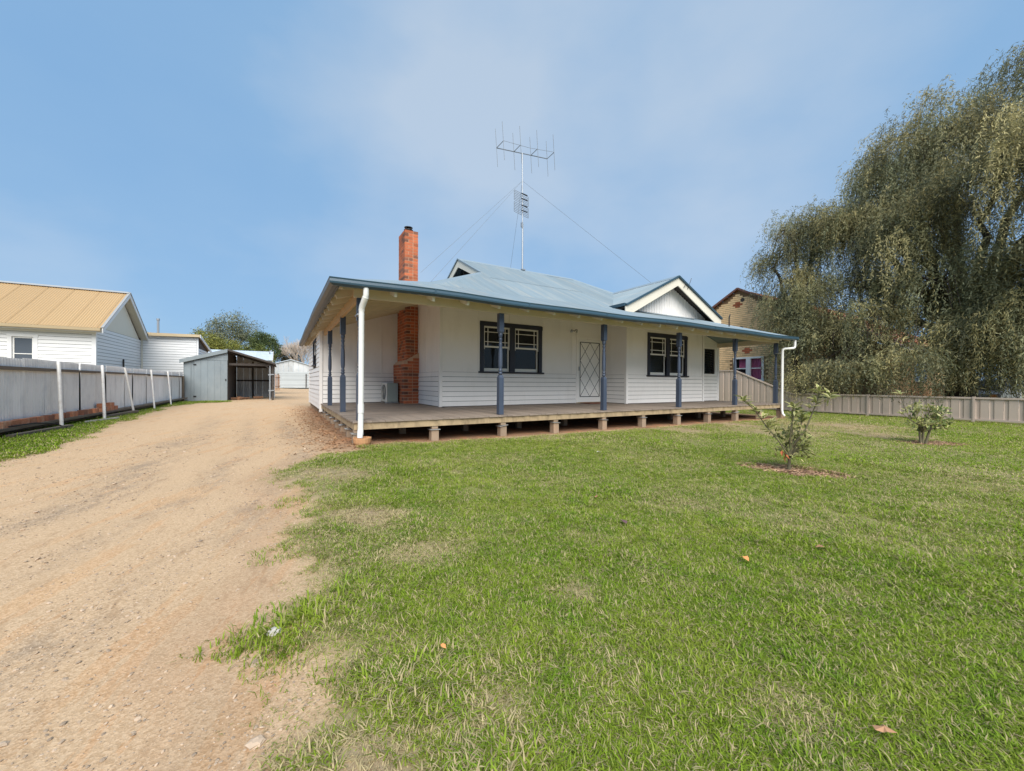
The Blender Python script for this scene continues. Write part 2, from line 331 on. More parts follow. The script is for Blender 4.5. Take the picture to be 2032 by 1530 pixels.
def vnoise(x, y, seed=0):
    """value noise, arrays in 0..1"""
    x = np.asarray(x, float); y = np.asarray(y, float); xi = np.floor(x).astype(np.int64); yi = np.floor(y).astype(np.int64); fx = x - xi; fy = y - yi
    def h(a, b):
        n = (a * 374761393 + b * 668265263 + seed * 1442695041) & 0x7fffffff; n = ((n ^ (n >> 13)) * 1274126177) & 0x7fffffff
        return ((n ^ (n >> 16)) & 0xffff) / 65535.0
    sx, sy = fx * fx * (3 - 2 * fx), fy * fy * (3 - 2 * fy)
    return (h(xi, yi) * (1 - sx) + h(xi + 1, yi) * sx) * (1 - sy) + (h(xi, yi + 1) * (1 - sx) + h(xi + 1, yi + 1) * sx) * sy
def fbm(x, y, seed=0, o=4):
    s = 0; a = .5; f = 1.0
    for i in range(o): s = s + a * vnoise(x * f, y * f, seed + i); a *= .5; f *= 2
    return s / (1 - .5 ** o)
def sstep(a, b, x): t = np.clip((x - a) / (b - a), 0, 1); return t * t * (3 - 2 * t)
VX, VY, VZ = Vector((1, 0, 0)), Vector((0, 1, 0)), Vector((0, 0, 1))
def frame(o, ex, ey): return (Vector(o), Vector(ex), Vector(ey), VZ)     # ex along the wall, ey = outward normal

# ------------------------------------------------------------------ ground
def G(x): return np.interp(np.asarray(x, float), [.1, 1.0, 2.4, 8, 14, 17], [.09, .045, .0, -.03, -.075, -.1])
EDGE_Y = [-8, 0.5, 1.23, 1.39, 1.60, 1.75, 1.9, 2.4, 2.7, 3.5, 4.3, 4.7, 5.2, 5.6, 5.8]
EDGE_X = [-.14, -.12, -.10, -.09, -.16, -.13, -.09, .0, .03, .04, -.10, -.05, .24, .58, 1.15]
VERGE_Y = [-8, 5, 6.5, 7.8, 9.2, 11.6, 18.2, 20.4, 21.0]
VERGE_X = [-2.62, -2.62, -2.63, -2.66, -2.81, -3.07, -3.48, -2.9, -1.7]
def lawn_sd(x, y):
    a = x - np.interp(y, EDGE_Y, EDGE_X); a = np.where(y > 5.8, -(y - 5.8) + (x - 1.15) * .0, a)
    back = 6.34 - y + .10 * (fbm(x * 1.5, x * 0 + 3, 5) - .5) * 2
    side = np.where(x > 14.3, 99, back)                                    # east of the house the lawn runs on
    return np.minimum(np.where(y > 5.8, 99 * (x > 1.0) - 1, a), side)
def verge_sd(x, y):
    return np.where(y < 21.2, np.interp(y, VERGE_Y, VERGE_X) - x, -1)
DRY = [(.55, 2.80, .26, .75), (.68, 2.12, .22, .55), (1.16, 1.38, .12, .6), (11.4, 4.1, 1.5, .55), (10.6, 3.0, .6, .5), (9.2, 4.5, 1.0, .55), (12.5, 4.6, 1.2, .5), (.22, .95, .14, .8), (.50, .98, .12, .5), (3.2, 1.5, .3, .15), (2.2, .8, .15, .25), (1.3, .55, .15, .4), (.45, 4.2, .35, .6), (7.6, 5.6, .5, .8), (9.9, 5.75, .6, .9), (6.3, .9, .9, .2)]
BEDS = [(5.10, 2.27, .54, .30, -1.21), (9.95, 2.22, .50, .30, -.6)]        # x, y, half length, half width, angle
def dryness(x, y):
    d = .06 * np.ones_like(x) + .20 * sstep(.50, .75, fbm(x * .9, y * .9, 21)) + .24 * sstep(.55, .78, fbm(x * 3.1, y * 3.1, 33))
    n = fbm(x * 4, y * 4, 8) - .5
    for cx, cy, r, a in DRY: d = d + a * (1 - sstep(.55, 1.25, np.hypot(x - cx, y - cy) / r + n * 1.7))
    d = d + .45 * (1 - sstep(.05, .6, lawn_sd(x, y)))
    return np.clip(d, 0, 1.2)
def bed(x, y):
    m = np.zeros_like(x)
    for cx, cy, a, b, th in BEDS:
        u = (x - cx) * math.cos(th) + (y - cy) * math.sin(th); v = -(x - cx) * math.sin(th) + (y - cy) * math.cos(th)
        m = np.maximum(m, 1 - sstep(.75, 1.15, np.hypot(u / a, v / b) + (fbm(x * 6, y * 6, 4) - .5) * .5))
    return m
def density(x, y):
    n = fbm(x * 2.3, y * 2.3, 77) - .5; n2 = fbm(x * 7, y * 7, 78) - .5
    sdl = lawn_sd(x, y) + n * .55 * (x < 2.5) + n2 * .25
    d = sstep(-.06, .42, sdl)
    d = np.maximum(d, sstep(-.10, .22, verge_sd(x, y) + n * .5 + n2 * .2) * (x > -3.9))
    for cx, cy, r, a in DRY: d = d * (1 - .42 * min(a, 1) * (1 - sstep(.4, 1.1, np.hypot(x - cx, y - cy) / r + n2 * .8)))
    return d * (1 - .93 * bed(x, y))
def track(x, y):
    xt = np.interp(y, [-2, 1.4, 1.83, 2.26, 3.37, 4.3, 6, 9, 14, 22], [-1.2, -.88, -.76, -.58, -.10, .16, .25, .15, .0, -.3]); n = (fbm(x * 2, y * .9, 61) - .5) * .35
    a = np.exp(-((x - xt + n) / .15) ** 2) + .8 * np.exp(-((x - xt + 1.45 + n) / .2) ** 2) + .55 * np.exp(-((x - xt + .7 + n) / .12) ** 2)
    return np.clip(a * (.35 + 1.2 * sstep(.35, .65, fbm(x * 1.1, y * .8, 67))), 0, 1) * sstep(16, 7, y)
def und(x, y):
    u = .022 * (fbm(x * .7, y * .45, 50) - .5) + .010 * (fbm(x * 3, y * 2.2, 51) - .5)
    drive = 1 - sstep(-.2, .4, lawn_sd(x, y))
    u = u - .016 * drive * track(x, y) + .012 * drive * (fbm(x * 8, y * 5, 52) - .5)
    return u + .018 * sstep(.1, .7, density(x, y))
def gz(x, y): return G(x) + und(np.asarray(x, float), np.asarray(y, float))
def gzf(x, y): return float(gz(np.array([x]), np.array([y]))[0])

def setting(name, me_or_obj):
    me_or_obj['kind'] = 'structure'; return me_or_obj
# far ground: one sheet to the horizon
gx = np.array([-900, -40, -4.2, .1, 1.0, 2.4, 8, 14, 17, 18, 60, 900.]); gy = np.array([-900, -30, -5, 25, 62, 120, 900.])
XX, YY = np.meshgrid(gx, gy, indexing='ij'); ZZ = G(XX) - .075
V = np.stack([XX, YY, ZZ], -1).reshape(-1, 3); ny = len(gy)
F = [(i * ny + j, (i + 1) * ny + j, (i + 1) * ny + j + 1, i * ny + j + 1) for i in range(len(gx) - 1) for j in range(ny - 1)]
setting('ground', obj_np('ground', V, F, FARG))
# near ground, split by what covers it
gx = np.concatenate([np.arange(-3.95, 2.2, .085), np.arange(2.2, 19.0, .21)]); gy = np.concatenate([np.arange(-5, 0, .5), np.arange(0, 7, .085), np.arange(7, 25, .2), np.arange(25, 62, 1.0)])
XX, YY = np.meshgrid(gx, gy, indexing='ij'); ZZ = gz(XX, YY); V = np.stack([XX, YY, ZZ], -1).reshape(-1, 3); ny = len(gy)
dens = density(XX, YY); dr = dryness(XX, YY)
soil = np.clip(sstep(.4, .1, np.abs(XX - 7.5) - 6.5) * sstep(6.2, 6.45, YY) * sstep(18.5, 14.5, YY + 2.5 * (fbm(XX * 1.3, YY * .8, 17) - .5)), 0, 1)
soil = np.maximum(soil, .75 * sstep(.15, .75, XX + .35 * (fbm(XX * 3, YY * 3, 9) - .5)) * sstep(5.5, 6.1, YY) * (XX < 1.5) * sstep(19, 11.5, YY))
soil = np.maximum(soil, bed(XX, YY)); soil = np.maximum(soil, .26 * np.exp(-((lawn_sd(XX, YY) + .05 + .3 * (fbm(XX * 3, YY * 3, 15) - .5)) / .20) ** 2) * (YY < 5.9)); 
for cx, cy, r in ((7.45, 6.35, .5), (9.9, 6.3, .6), (10.9, 6.2, .5), (3.0, 6.3, .5)): soil = np.maximum(soil, 1 - sstep(.5, 1.1, np.hypot((XX - cx) / r, (YY - cy) / (r * .6))))
mask = np.ones((XX.size, 4), np.float32); mask[:, 0] = (sstep(.05, .75, dens) * (1 - bed(XX, YY))).ravel(); mask[:, 1] = soil.ravel(); mask[:, 2] = np.clip(dr, 0, 1).ravel(); mask[:, 3] = track(XX, YY).ravel()
cx = (XX[:-1, :-1] + XX[1:, 1:]) / 2; cy = (YY[:-1, :-1] + YY[1:, 1:]) / 2
kind = np.zeros(cx.shape, int)                                                 # 0 driveway 1 lawn 2 verge 3 bare soil
kind[lawn_sd(cx, cy) > 0] = 1; kind[verge_sd(cx, cy) > 0] = 2
kind[(cx > .9) & (cx < 14.2) & (cy > 6.34) & (cy < 24)] = 3
kind[(cx >= 14.2) & (cy < 24)] = 1
for k, nm in enumerate(('driveway', 'lawn', 'grass_verge', 'bare_soil')):
    I, J = np.nonzero(kind == k); F = np.stack([I * ny + J, (I + 1) * ny + J, (I + 1) * ny + J + 1, I * ny + J + 1], 1)
    used, inv = np.unique(F, return_inverse=True); F = inv.reshape(F.shape)
    me = mesh_np(nm, V[used], F, EARTH, None, True)
    a = me.color_attributes.new('mask', 'FLOAT_COLOR', 'POINT'); a.data.foreach_set('color', mask[used].ravel())
    o = bpy.data.objects.new(nm, me); link(o, None, (0, 0, 0)); setting(nm, o)
# ------------------------------------------------------------------ weatherboard house
house = thing('house', 'white weatherboard house with blue grey iron roof and wide timber veranda', 'house', (7.4, 11, 0))
DZ = .39                                                                      # deck level
def boards(parent, fr, s0, s1, z0, z1, pitch, mat, holes=(), name='weatherboard', proud=.030, gapz=.009):
    """lapped boards on a wall face; fr = frame at wall start; holes = (s0, s1, z0, z1)"""
    n = max(1, round((z1 - z0) / pitch)); p = (z1 - z0) / n
    for i in range(n):
        a, b = z0 + i * p, z0 + (i + 1) * p; segs = [(s0, s1)]
        for h0, h1, hz0, hz1 in holes:
            if hz0 < (a + b) / 2 < hz1: segs = [q for u, v in segs for q in ((u, min(v, h0)), (max(u, h1), v)) if q[1] - q[0] > .01]
        for u, v in segs:
            mb = MB(fr); j = random.uniform(-.0015, .0015)
            poly = [(u, .004, a + gapz), (u, proud + j, a + gapz), (u, proud + j, a + gapz + .014), (u, proud * .55, b - .001), (u, .004, b - .001)]
            mb.prism(poly, (v - u, 0, 0)); obj(name, mb, mat, parent)
def wall_with_holes(mb, s0, s1, z0, z1, y0, y1, holes):
    xs = sorted({s0, s1, *[max(s0, min(s1, h[0])) for h in holes], *[max(s0, min(s1, h[1])) for h in holes]}); zs = sorted({z0, z1, *[h[2] for h in holes], *[h[3] for h in holes]})
    for i in range(len(xs) - 1):
        for j in range(len(zs) - 1):
            mx, mz = (xs[i] + xs[i + 1]) / 2, (zs[j] + zs[j + 1]) / 2
            if not (z0 < mz < z1) or any(h[0] < mx < h[1] and h[2] < mz < h[3] for h in holes): continue
            mb.box(xs[i], xs[i + 1], y0, y1, zs[j], zs[j + 1])
def wall_panels(parent, fr, joints, z0, z1, mat, holes=()):
    for a, b in zip(joints[:-1], joints[1:]):
        mb = MB(fr); wall_with_holes(mb, a + .003, b - .003, z0, z1, .003, .012 + random.uniform(0, .002), holes)
        if mb.v: obj('wall_panel', mb, mat, parent)
    for a in joints[1:-1]:
        if not any(h[0] - .02 < a < h[1] + .02 for h in holes): obj('cover_strip', MB(fr).box(a - .018, a + .018, .0125, .020, z0, z1), mat, parent)
XL, XC, YB, YA, XR, YG, XG2, YS, XE = .95, 3.39, 12.2, 9.27, 8.9, 8.4, 12.6, 8.62, 13.82   # plan of the walls
ZT = 3.28
fA = frame((XC, YA, 0), VX, -VY); fB = frame((XR, YG, 0), VX, -VY); fS = frame((XG2, YS, 0), VX, -VY); fBk = frame((XL, YB, 0), VX, -VY)
fRA = frame((XC, YB, 0), -VY, -VX); fRB = frame((XR, YA, 0), -VY, -VX); fL = frame((XL, 17.0, 0), -VY, -VX)
W1 = (4.47 - XC, 6.42 - XC, 1.30, 2.60); W2 = (9.80 - XR, 11.72 - XR, 1.27, 2.57); DR = (7.68 - XC, 8.80 - XC, .2, 2.42)
WS = (.30, 1.02, 1.36, 2.26); WL_ = (17.0 - 14.80, 17.0 - 13.50, 1.55, 2.33)
LAPDARK = stdmat('lap_shade_core', (.09, .08, .075), .9, .1, 3, rv=0)  # dark wall core: seen through board gaps, it paints the laps' shadow lines
core = [(fA, XR - XC, [W1, (DR[0] + .07, DR[1] - .02, .2, 2.36)]), (fB, XG2 - XR, [W2]), (fS, XE - XG2, [WS], 2.45), (fRA, YB - YA, []), (fRB, YA - YG, []), (fL, 17.0 - YB, [WL_], 2.50)]
for fr, ln, hs, *zt in core:
    mb = MB(fr); wall_with_holes(mb, 0, ln, .2, zt[0] if zt else ZT, -.10, 0, hs); obj('wall', mb, LAPDARK, house)
rz = lambda x: 2.465 + .325 * min(x - .70, 13.98 - x) - .03                       # underside of the veranda roof on the two sides
obj('wall', MB().prism([(XL, YB, .2), (XC, YB, .2), (XC, YB, rz(XC)), (XL, YB, rz(XL))], (0, .1, 0)), LAPDARK, house)
obj('wall', MB().prism([(XG2, YS + .003, 2.453), (XE, YS + .003, 2.453), (XE, YS + .003, rz(XE)), (XG2, YS + .003, rz(XG2))], (0, .09, 0)), LAPDARK, house)
obj('wall', MB().box(XE - .1, XE, YS + .103, 17, .2, 2.45), WHITE, house); obj('wall', MB().box(XL + .103, XE - .103, 16.9, 17, .2, 2.5), WHITE, house)
obj('wall', MB().box(XG2 - .1, XG2, YG + .003, YS + .09, .2, ZT), WHITE, house)
# rooms behind the glass: dark linings and a floor
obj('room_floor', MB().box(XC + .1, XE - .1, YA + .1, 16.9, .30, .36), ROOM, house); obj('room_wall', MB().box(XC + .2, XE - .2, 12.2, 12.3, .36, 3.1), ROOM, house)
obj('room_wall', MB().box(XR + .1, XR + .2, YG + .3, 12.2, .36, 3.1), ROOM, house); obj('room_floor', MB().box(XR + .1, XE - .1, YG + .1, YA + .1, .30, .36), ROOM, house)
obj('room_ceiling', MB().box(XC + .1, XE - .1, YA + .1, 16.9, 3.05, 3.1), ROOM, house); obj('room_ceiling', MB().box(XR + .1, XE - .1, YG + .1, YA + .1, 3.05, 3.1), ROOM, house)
DADO = 1.265; BP = .125
boards(house, fA, .05, XR - XC - .02, DZ + .005, DADO, BP, WHITE, [(W1[0] - .05, W1[1] + .05, 1.24, 2), (DR[0], DR[1], 0, 3)])
boards(house, fB, .05, XG2 - XR - .05, DZ + .005, DADO, BP, WHITE, [])
boards(house, fS, .04, XE - XG2, DZ + .005, DADO, BP, WHITE)
boards(house, fBk, .06, XC - XL, DZ + .005, DADO, BP, WHITE); boards(house, fRA, .02, YB - YA - .05, DZ + .005, DADO, BP, WHITE); boards(house, fRB, .02, YA - YG - .05, DZ + .005, DADO, BP, WHITE)
boards(house, fL, 0, 17.0 - YB - .06, .22, 2.50, .132, WHITE, [(WL_[0] - .07, WL_[1] + .07, WL_[2] - .07, WL_[3] + .07)])
for fr, js, hs in ((fA, [.05, W1[0] - .06, 1.95, W1[1] + .06, 4.12, XR - XC - .01], [(W1[0] - .01, W1[1] + .01, 1.26, 2.62), (DR[0], DR[1], 0, DR[3])]), (fB, [.05, W2[0] - .1, W2[1] + .1, XG2 - XR - .05], [(W2[0] - .01, W2[1] + .01, 1.2, 2.6)]),
                   (fRA, [.02, .9, 1.9, YB - YA - .05], []), (fRB, [.02, YA - YG - .05], [])):
    wall_panels(house, fr, js, DADO + .004, ZT - .02, WHITE, hs)
for a, b in ((XL + .06, 1.85), (1.855, 2.6), (2.605, XC)): obj('wall_panel', MB().prism([(a, YB - .012, DADO + .004), (b, YB - .012, DADO + .004), (b, YB - .012, rz(b)), (a, YB - .012, rz(a))], (0, .009, 0)), WHITE, house)
for a in (1.8525, 2.6025): obj('cover_strip', MB().box(a - .018, a + .018, YB - .020, YB - .0125, DADO, rz(a)), WHITE, house)
mb = MB(fS); wall_with_holes(mb, .04, XE - XG2, DADO + .004, 2.45, .003, .012, [(WS[0] - .06, WS[1] + .06, WS[2] - .06, WS[3] + .06)]); obj('wall_panel', mb, WHITE, house)
obj('wall_panel', MB().prism([(XG2 + .04, YS - .012, 2.453), (XE, YS - .012, 2.453), (XE, YS - .012, rz(XE)), (XG2 + .04, YS - .012, rz(XG2 + .04))], (0, .009, 0)), WHITE, house)
# corner boards
for (x, y, z0, wx, wy) in ((XC, YA, DZ, .045, .045), (XR, YG, DZ, .045, .045), (XG2, YG, DZ, .045, .03), (XE, YS, DZ, .05, .03)):
    obj('corner_board', MB().box(x - .034, x + wx, y - .034, y + wy, z0 + .004, 2.45 if x == XE else ZT), WHITE, house)
obj('corner_board', MB().box(XL - .03, XL + .05, YB - .034, YB + .055, .16, 2.50), WHITE, house); obj('corner_board', MB().box(XL - .03, XL + .05, 16.95, 17.03, .2, 2.50), WHITE, house)

def sash_window(fr, s0, s1, z0, z1, two=True, trim=.105, mullion=.15, dark=NAVYD, sashm=WHITE2, panes=True, curtain=None):
    w_ = obj('window', MB(fr).box(s0, s0 + trim, .0, .034, z0 + .0, z1 - trim).box(s1 - trim, s1, .0, .034, z0, z1 - trim).box(s0 - .012, s1 + .012, .0, .040, z1 - trim, z1), dark, house)
    obj('sill', MB(fr).prism([(s0 - .05, 0, z0 - .045), (s0 - .05, .07, z0 - .05), (s0 - .05, .075, z0 - .012), (s0 - .05, .0, z0 - .001)], (s1 - s0 + .10, 0, 0)), dark, w_)
    bays = [(s0 + trim, s1 - trim)]
    if two:
        mid = (s0 + s1) / 2; bays = [(s0 + trim, mid - mullion / 2), (mid + mullion / 2, s1 - trim)]
        obj('mullion', MB(fr).box(mid - mullion / 2, mid + mullion / 2, 0, .032, z0, z1 - trim), dark, w_)
    for a, b in bays:
        t, zt = .042, z1 - trim; zm = z0 + (zt - z0) * .53
        up_ = MB(fr); y0, y1 = -.045, -.012                                     # upper sash, in front
        up_.box(a, a + t, y0, y1, zm - .045, zt).box(b - t, b, y0, y1, zm - .045, zt).box(a + t, b - t, y0, y1, zt - t, zt).box(a + t, b - t, y0, y1, zm, zm + t)
        obj('upper_sash', up_, sashm, w_)
        gx0, gx1, gz0, gz1 = a + t, b - t, zm + t, zt - t
        if panes:
            mu = MB(fr); bw = .018; mx_, mz_ = .095, .11
            for x in (gx0 + mx_, gx1 - mx_): mu.box(x - bw / 2, x + bw / 2, -.038, -.016, gz0, gz1)
            for z in (gz0 + mz_, gz1 - mz_):
                for u, v in ((gx0, gx0 + mx_ - bw / 2), (gx0 + mx_ + bw / 2, gx1 - mx_ - bw / 2), (gx1 - mx_ + bw / 2, gx1)): mu.box(u, v, -.037, -.017, z - bw / 2, z + bw / 2)
            obj('glazing_bar', mu, sashm, w_)
            for u, v in ((gx0, gx0 + mx_ - bw / 2), (gx0 + mx_ + bw / 2, gx1 - mx_ - bw / 2), (gx1 - mx_ + bw / 2, gx1)):
                for p, q in ((gz0, gz0 + mz_ - bw / 2), (gz0 + mz_ + bw / 2, gz1 - mz_ - bw / 2), (gz1 - mz_ + bw / 2, gz1)):
                    obj('pane', MB(fr).box(u + .0005, v - .0005, -.031, -.026, p + .0005, q - .0005), GLASS, w_)
        else: obj('pane', MB(fr).box(gx0, gx1, -.031, -.026, gz0, gz1), GLASS, w_)
        lo = MB(fr); y0, y1 = -.082, -.048                                      # lower sash
        lo.box(a, a + t, y0, y1, z0, zm + .03).box(b - t, b, y0, y1, z0, zm + .03).box(a + t, b - t, y0, y1, z0, z0 + .085).box(a + t, b - t, y0, y1, zm, zm + .03)
        obj('lower_sash', lo, sashm, w_); obj('pane', MB(fr).box(a + t, b - t, -.068, -.063, z0 + .085, zm), GLASS, w_)
        if curtain: obj('blind', MB(fr).box(a, b, -.20, -.19, z0, zt), curtain, w_)
        else: obj('blind', MB(fr).box(a + .01, b - .01, -.17, -.165, zt - .62 - random.uniform(0, .05), zt), CURTW, w_)
    return w_
sash_window(fA, *W1); sash_window(fB, *W2)
w_ = obj('window', MB(fS).box(WS[0] - .06, WS[0], 0, .03, WS[2], WS[3]).box(WS[1], WS[1] + .06, 0, .03, WS[2], WS[3]).box(WS[0] - .07, WS[1] + .07, 0, .035, WS[3], WS[3] + .06).box(WS[0] - .08, WS[1] + .08, 0, .05, WS[2] - .06, WS[2]), WHITE, house)
k = 0; z = WS[2] + .01
while z < WS[3] - .03: obj('louvre', MB(fS).prism([(WS[0] + .01, -.03, z), (WS[0] + .01, -.025, z - .002), (WS[0] + .01, -.065, z + .085), (WS[0] + .01, -.07, z + .087)], (WS[1] - WS[0] - .02, 0, 0)), GLASS, w_); z += .088
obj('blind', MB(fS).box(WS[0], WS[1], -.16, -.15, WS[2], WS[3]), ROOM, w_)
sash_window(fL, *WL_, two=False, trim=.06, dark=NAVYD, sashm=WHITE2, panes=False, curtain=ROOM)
# screen door with a black diamond grille
d0, d1 = DR[0], DR[1] - .07
dj = obj('door_frame', MB(fA).box(d0, d0 + .075, 0, .035, DZ, DR[3] - .08).box(d1 - .0, d1 + .075, 0, .035, DZ, DR[3] - .08).box(d0 - .01, d1 + .09, 0, .042, DR[3] - .08, DR[3] + .01), WHITE, house)
obj('threshold', MB(fA).box(d0, d1 + .07, -.05, .06, DZ + .003, DZ + .03), DECKEDGE, house)
a, b = d0 + .078, d1 - .003
dl = obj('screen_door', MB(fA).box(a, b, -.03, .018, DZ + .035, DR[3] - .083), WHITE2, house)
g0, g1, gz0, gz1 = a + .075, b - .11, DZ + .20, DR[3] - .17
gr = MB(fA); r = .009
def flat(mb, x0, z0, x1, z1, y, hw=.0105, th=.006):
    dx, dz = x1 - x0, z1 - z0; l = math.hypot(dx, dz); nx, nz_ = -dz / l * hw, dx / l * hw
    mb.prism([(x0 + nx, y, z0 + nz_), (x1 + nx, y, z1 + nz_), (x1 - nx, y, z1 - nz_), (x0 - nx, y, z0 - nz_)], (0, th, 0))
for x0, z0, x1, z1 in ((g0, gz0, g0, gz1), (g1, gz0, g1, gz1), (g0, gz0, g1, gz0), (g0, gz1, g1, gz1)): flat(gr, x0, z0, x1, z1, .0185)
gm = (g0 + g1) / 2; gh = (gz1 - gz0) / 3
def clipseg(x0, z0, sx):                                                        # diagonals of 2 x 3 diamonds reflected at the frame
    sl = gh / (g1 - g0) * 2
    L_ = [(x0, z0)]; x, z = x0, z0; 
    xe = g1 if sx > 0 else g0; ze = z + sl / 1 * abs(xe - x) * 1.0
    if ze > gz1: xe = x + sx * (gz1 - z) / sl; ze = gz1
    return (x0, z0, xe, ze)
for k in range(-1, 4):
    for sx, xs in ((1, (g0, gm)), (-1, (g1, gm))):
        for x0 in xs:
            zz = gz0 + (k if x0 != gm else k) * gh
            if x0 == gm and k != 0: continue
            if zz < gz0 - .001 or zz > gz1 - .01: continue
            flat(gr, *clipseg(x0, zz, sx), .0175 if sx > 0 else .0145, .006)
obj('diamond_grille', gr, BLACK, dl); obj('handle', MB(fA).box(a + .02, a + .05, .018, .05, 1.38, 1.5), STEEL, dl)
tag(obj('door_mat', MB().box(7.80, 8.5, YA - .52, YA - .08, DZ + .008, DZ + .022), REDMAT), 'thin reddish mat on the deck in front of the screen door', 'door mat')
lamp = thing('wall_lamp', 'small curly bracket lamp on the wall above the screen door', 'lamp', (7.62, YA, 2.5))
obj('backplate', MB().box(7.66, 7.72, YA - .045, YA - .013, 2.47, 2.56), WHITE2, lamp)
obj('arm', MB().tube([(7.68, YA - .045, 2.53), (7.64, YA - .10, 2.60), (7.58, YA - .12, 2.60), (7.52, YA - .13, 2.55), (7.42, YA - .13, 2.555)], .012, 6), BLACK, lamp)
obj('lamp_shade', MB().lathe([(.03, 0), (.045, .04), (.02, .09)], (7.41, YA - .13, 2.50), 10), STEEL, lamp)

# ---- deck
XD0, XD1, YD = .95, 13.85, 6.42
y0 = YD
def plank(x0, x1, y0, y1):
    z = DZ - random.uniform(0, .004)
    obj('deck_board', MB().box(x0, x1, y0, y1, DZ - .026, z), DECK, house)
bw = .0975; x = XC + .0
mit = lambda x: YD + (x - XD0)                                                  # mitre line at the corner
nfront = 0
x = XD0
while x < XD1 - .02:
    x1 = min(x + bw, XD1); end = YA if x < XR else (YG if x < XG2 else YS)
    if x < XC: end = min(mit(x1) , YB)
    if end - YD > .03: plank(x + .002, x1 - .002, YD + random.uniform(-.012, .008), end - .002)
    x = x1
y = YD
while y < YB - .01:
    y1 = min(y + bw, YB); xe = min(XD0 + (y - YD), XC)
    if xe - XD0 > .04: plank(XD0 + random.uniform(-.012, .008), xe - .003, y + .002, y1 - .002)
    y = y1
# edge joists and bearers
for a, b in ((XD0 + .02, 3.62), (3.625, 6.2), (6.205, 8.95), (8.955, 11.4), (11.405, XD1 - .02)): obj('edge_bearer', MB().box(a, b, YD + .025, YD + .075, DZ - .135, DZ - .028), DECKEDGE, house)
for a, b in ((YD + .08, 9.2), (9.205, YB - .02)): obj('edge_bearer', MB().box(XD0 + .02, XD0 + .07, a, b, DZ - .135, DZ - .028), DECKEDGE, house)
for y in (7.5, 8.9): obj('bearer', MB().box(XD0 + .1, XD1 - .1, y, y + .07, DZ - .135, DZ - .028), DARKWOOD, house)
obj('edge_bearer', MB().box(XD1 - .07, XD1 - .02, YD + .08, YS, DZ - .135, DZ - .028), DECKEDGE, house)
def stump(x, y, s=.13):
    z = gzf(x, y) - .05; top = DZ - .20
    st = obj('stump', MB().box(x - s / 2, x + s / 2, y - s / 2, y + s / 2, z, top), STUMP, house)
    w2 = s * .82
    tz = random.uniform(-.012, .012); w3 = .088
    obj('ant_cap', MB().prism([(x - w3, y - w3, top + tz), (x + w3, y - w3, top - tz), (x + w3, y + w3, top - tz), (x - w3, y + w3, top + tz)], (0, 0, .008)), CAPMETAL, st)
    obj('packer', MB().box(x - w2 / 2, x + w2 / 2, y - w2 / 2, y + w2 / 2, top + .016, DZ - .137), STUMP, st)
for x in (1.02, 2.27, 3.61, 4.84, 6.17, 7.43, 8.72, 9.99, 11.30, 12.58, 13.78): stump(x, YD + .09)
for x in (2.0, 3.3, 4.6, 5.9, 7.2, 8.5, 9.8, 11.1, 12.4): stump(x, 7.54, .11); stump(x + .5, 8.93, .11)
for y in (7.25, 8.05, 8.9, 9.75, 10.6, 11.45, 12.3): stump(XD0 + .08, y)
for y in (13.2, 14.2, 15.2, 16.2, 16.9): stump(XL + .08, y, .11)
for y in (10.6, 12.4, 14.5):
    for x in (3.0, 5.0, 7.0, 9.0, 11.0, 13.0): stump(x, y, .11)
obj('base_board', MB().box(XL + .1, XE, 16.6, 16.65, -.12, .3), DARKWOOD, house)  # rear board added to stop light leaking in under the floor

# ---- turned posts
PT = 2.325
def post(x, y, s=.10):
    mb = MB(); h = s / 2; zb, zt = 1.10, 1.98
    def chamf(z0, z1, z2, z3):                                                  # square shaft with tapered end towards the turning
        a = [(x - h, y - h, z0), (x + h, y - h, z0), (x + h, y + h, z0), (x - h, y + h, z0)]; b = [(p[0], p[1], z1) for p in a]; k = .62
        c = [(x + (p[0] - x) * k, y + (p[1] - y) * k, z2) for p in a]
        mb._add(a + b + c, [(3, 2, 1, 0), (8, 9, 10, 11)] + [(i + o, (i + 1) % 4 + o, (i + 1) % 4 + 4 + o, i + 4 + o) for o in (0, 4) for i in range(4)])
    chamf(DZ + .002, zb, zb + .05, 0); chamf(PT, zt, zt - .035, 0)
    p = [(.030, .03), (.046, .05), (.046, .075), (.033, .09), (.043, .105), (.043, .125), (.031, .14), (.040, .17), (.046, .21), (.047, .30), (.046, .42), (.042, .52), (.036, .58), (.040, .60), (.040, .615), (.036, .63), (.033, .68), (.042, .70), (.042, .72), (.030, .735), (.044, .77), (.046, .80), (.040, .83), (.030, .845)]
    sc = (zt - zb - .03) / .845
    po = obj('veranda_post', mb, NAVY, house)
    obj('turned_shaft', MB().lathe([(.019 + (r - .026) * 1.05, z * sc) for r, z in p], (x, y, zb + .02), 14), NAVY, po, smooth=True)
    return po
PY = 6.62
for x in (1.08, 3.63, 6.30, 8.93, 11.47, 13.76): post(x, PY)
for y in (8.63, 11.08): post(1.08, y)
# bracket under the beam at the second post from the right
obj('post_bracket', MB().prism([(11.36, PY - .02, 2.32), (11.58, PY - .02, 2.32), (11.53, PY - .02, 2.20), (11.41, PY - .02, 2.20)], (0, .04, 0)), NAVY, house)
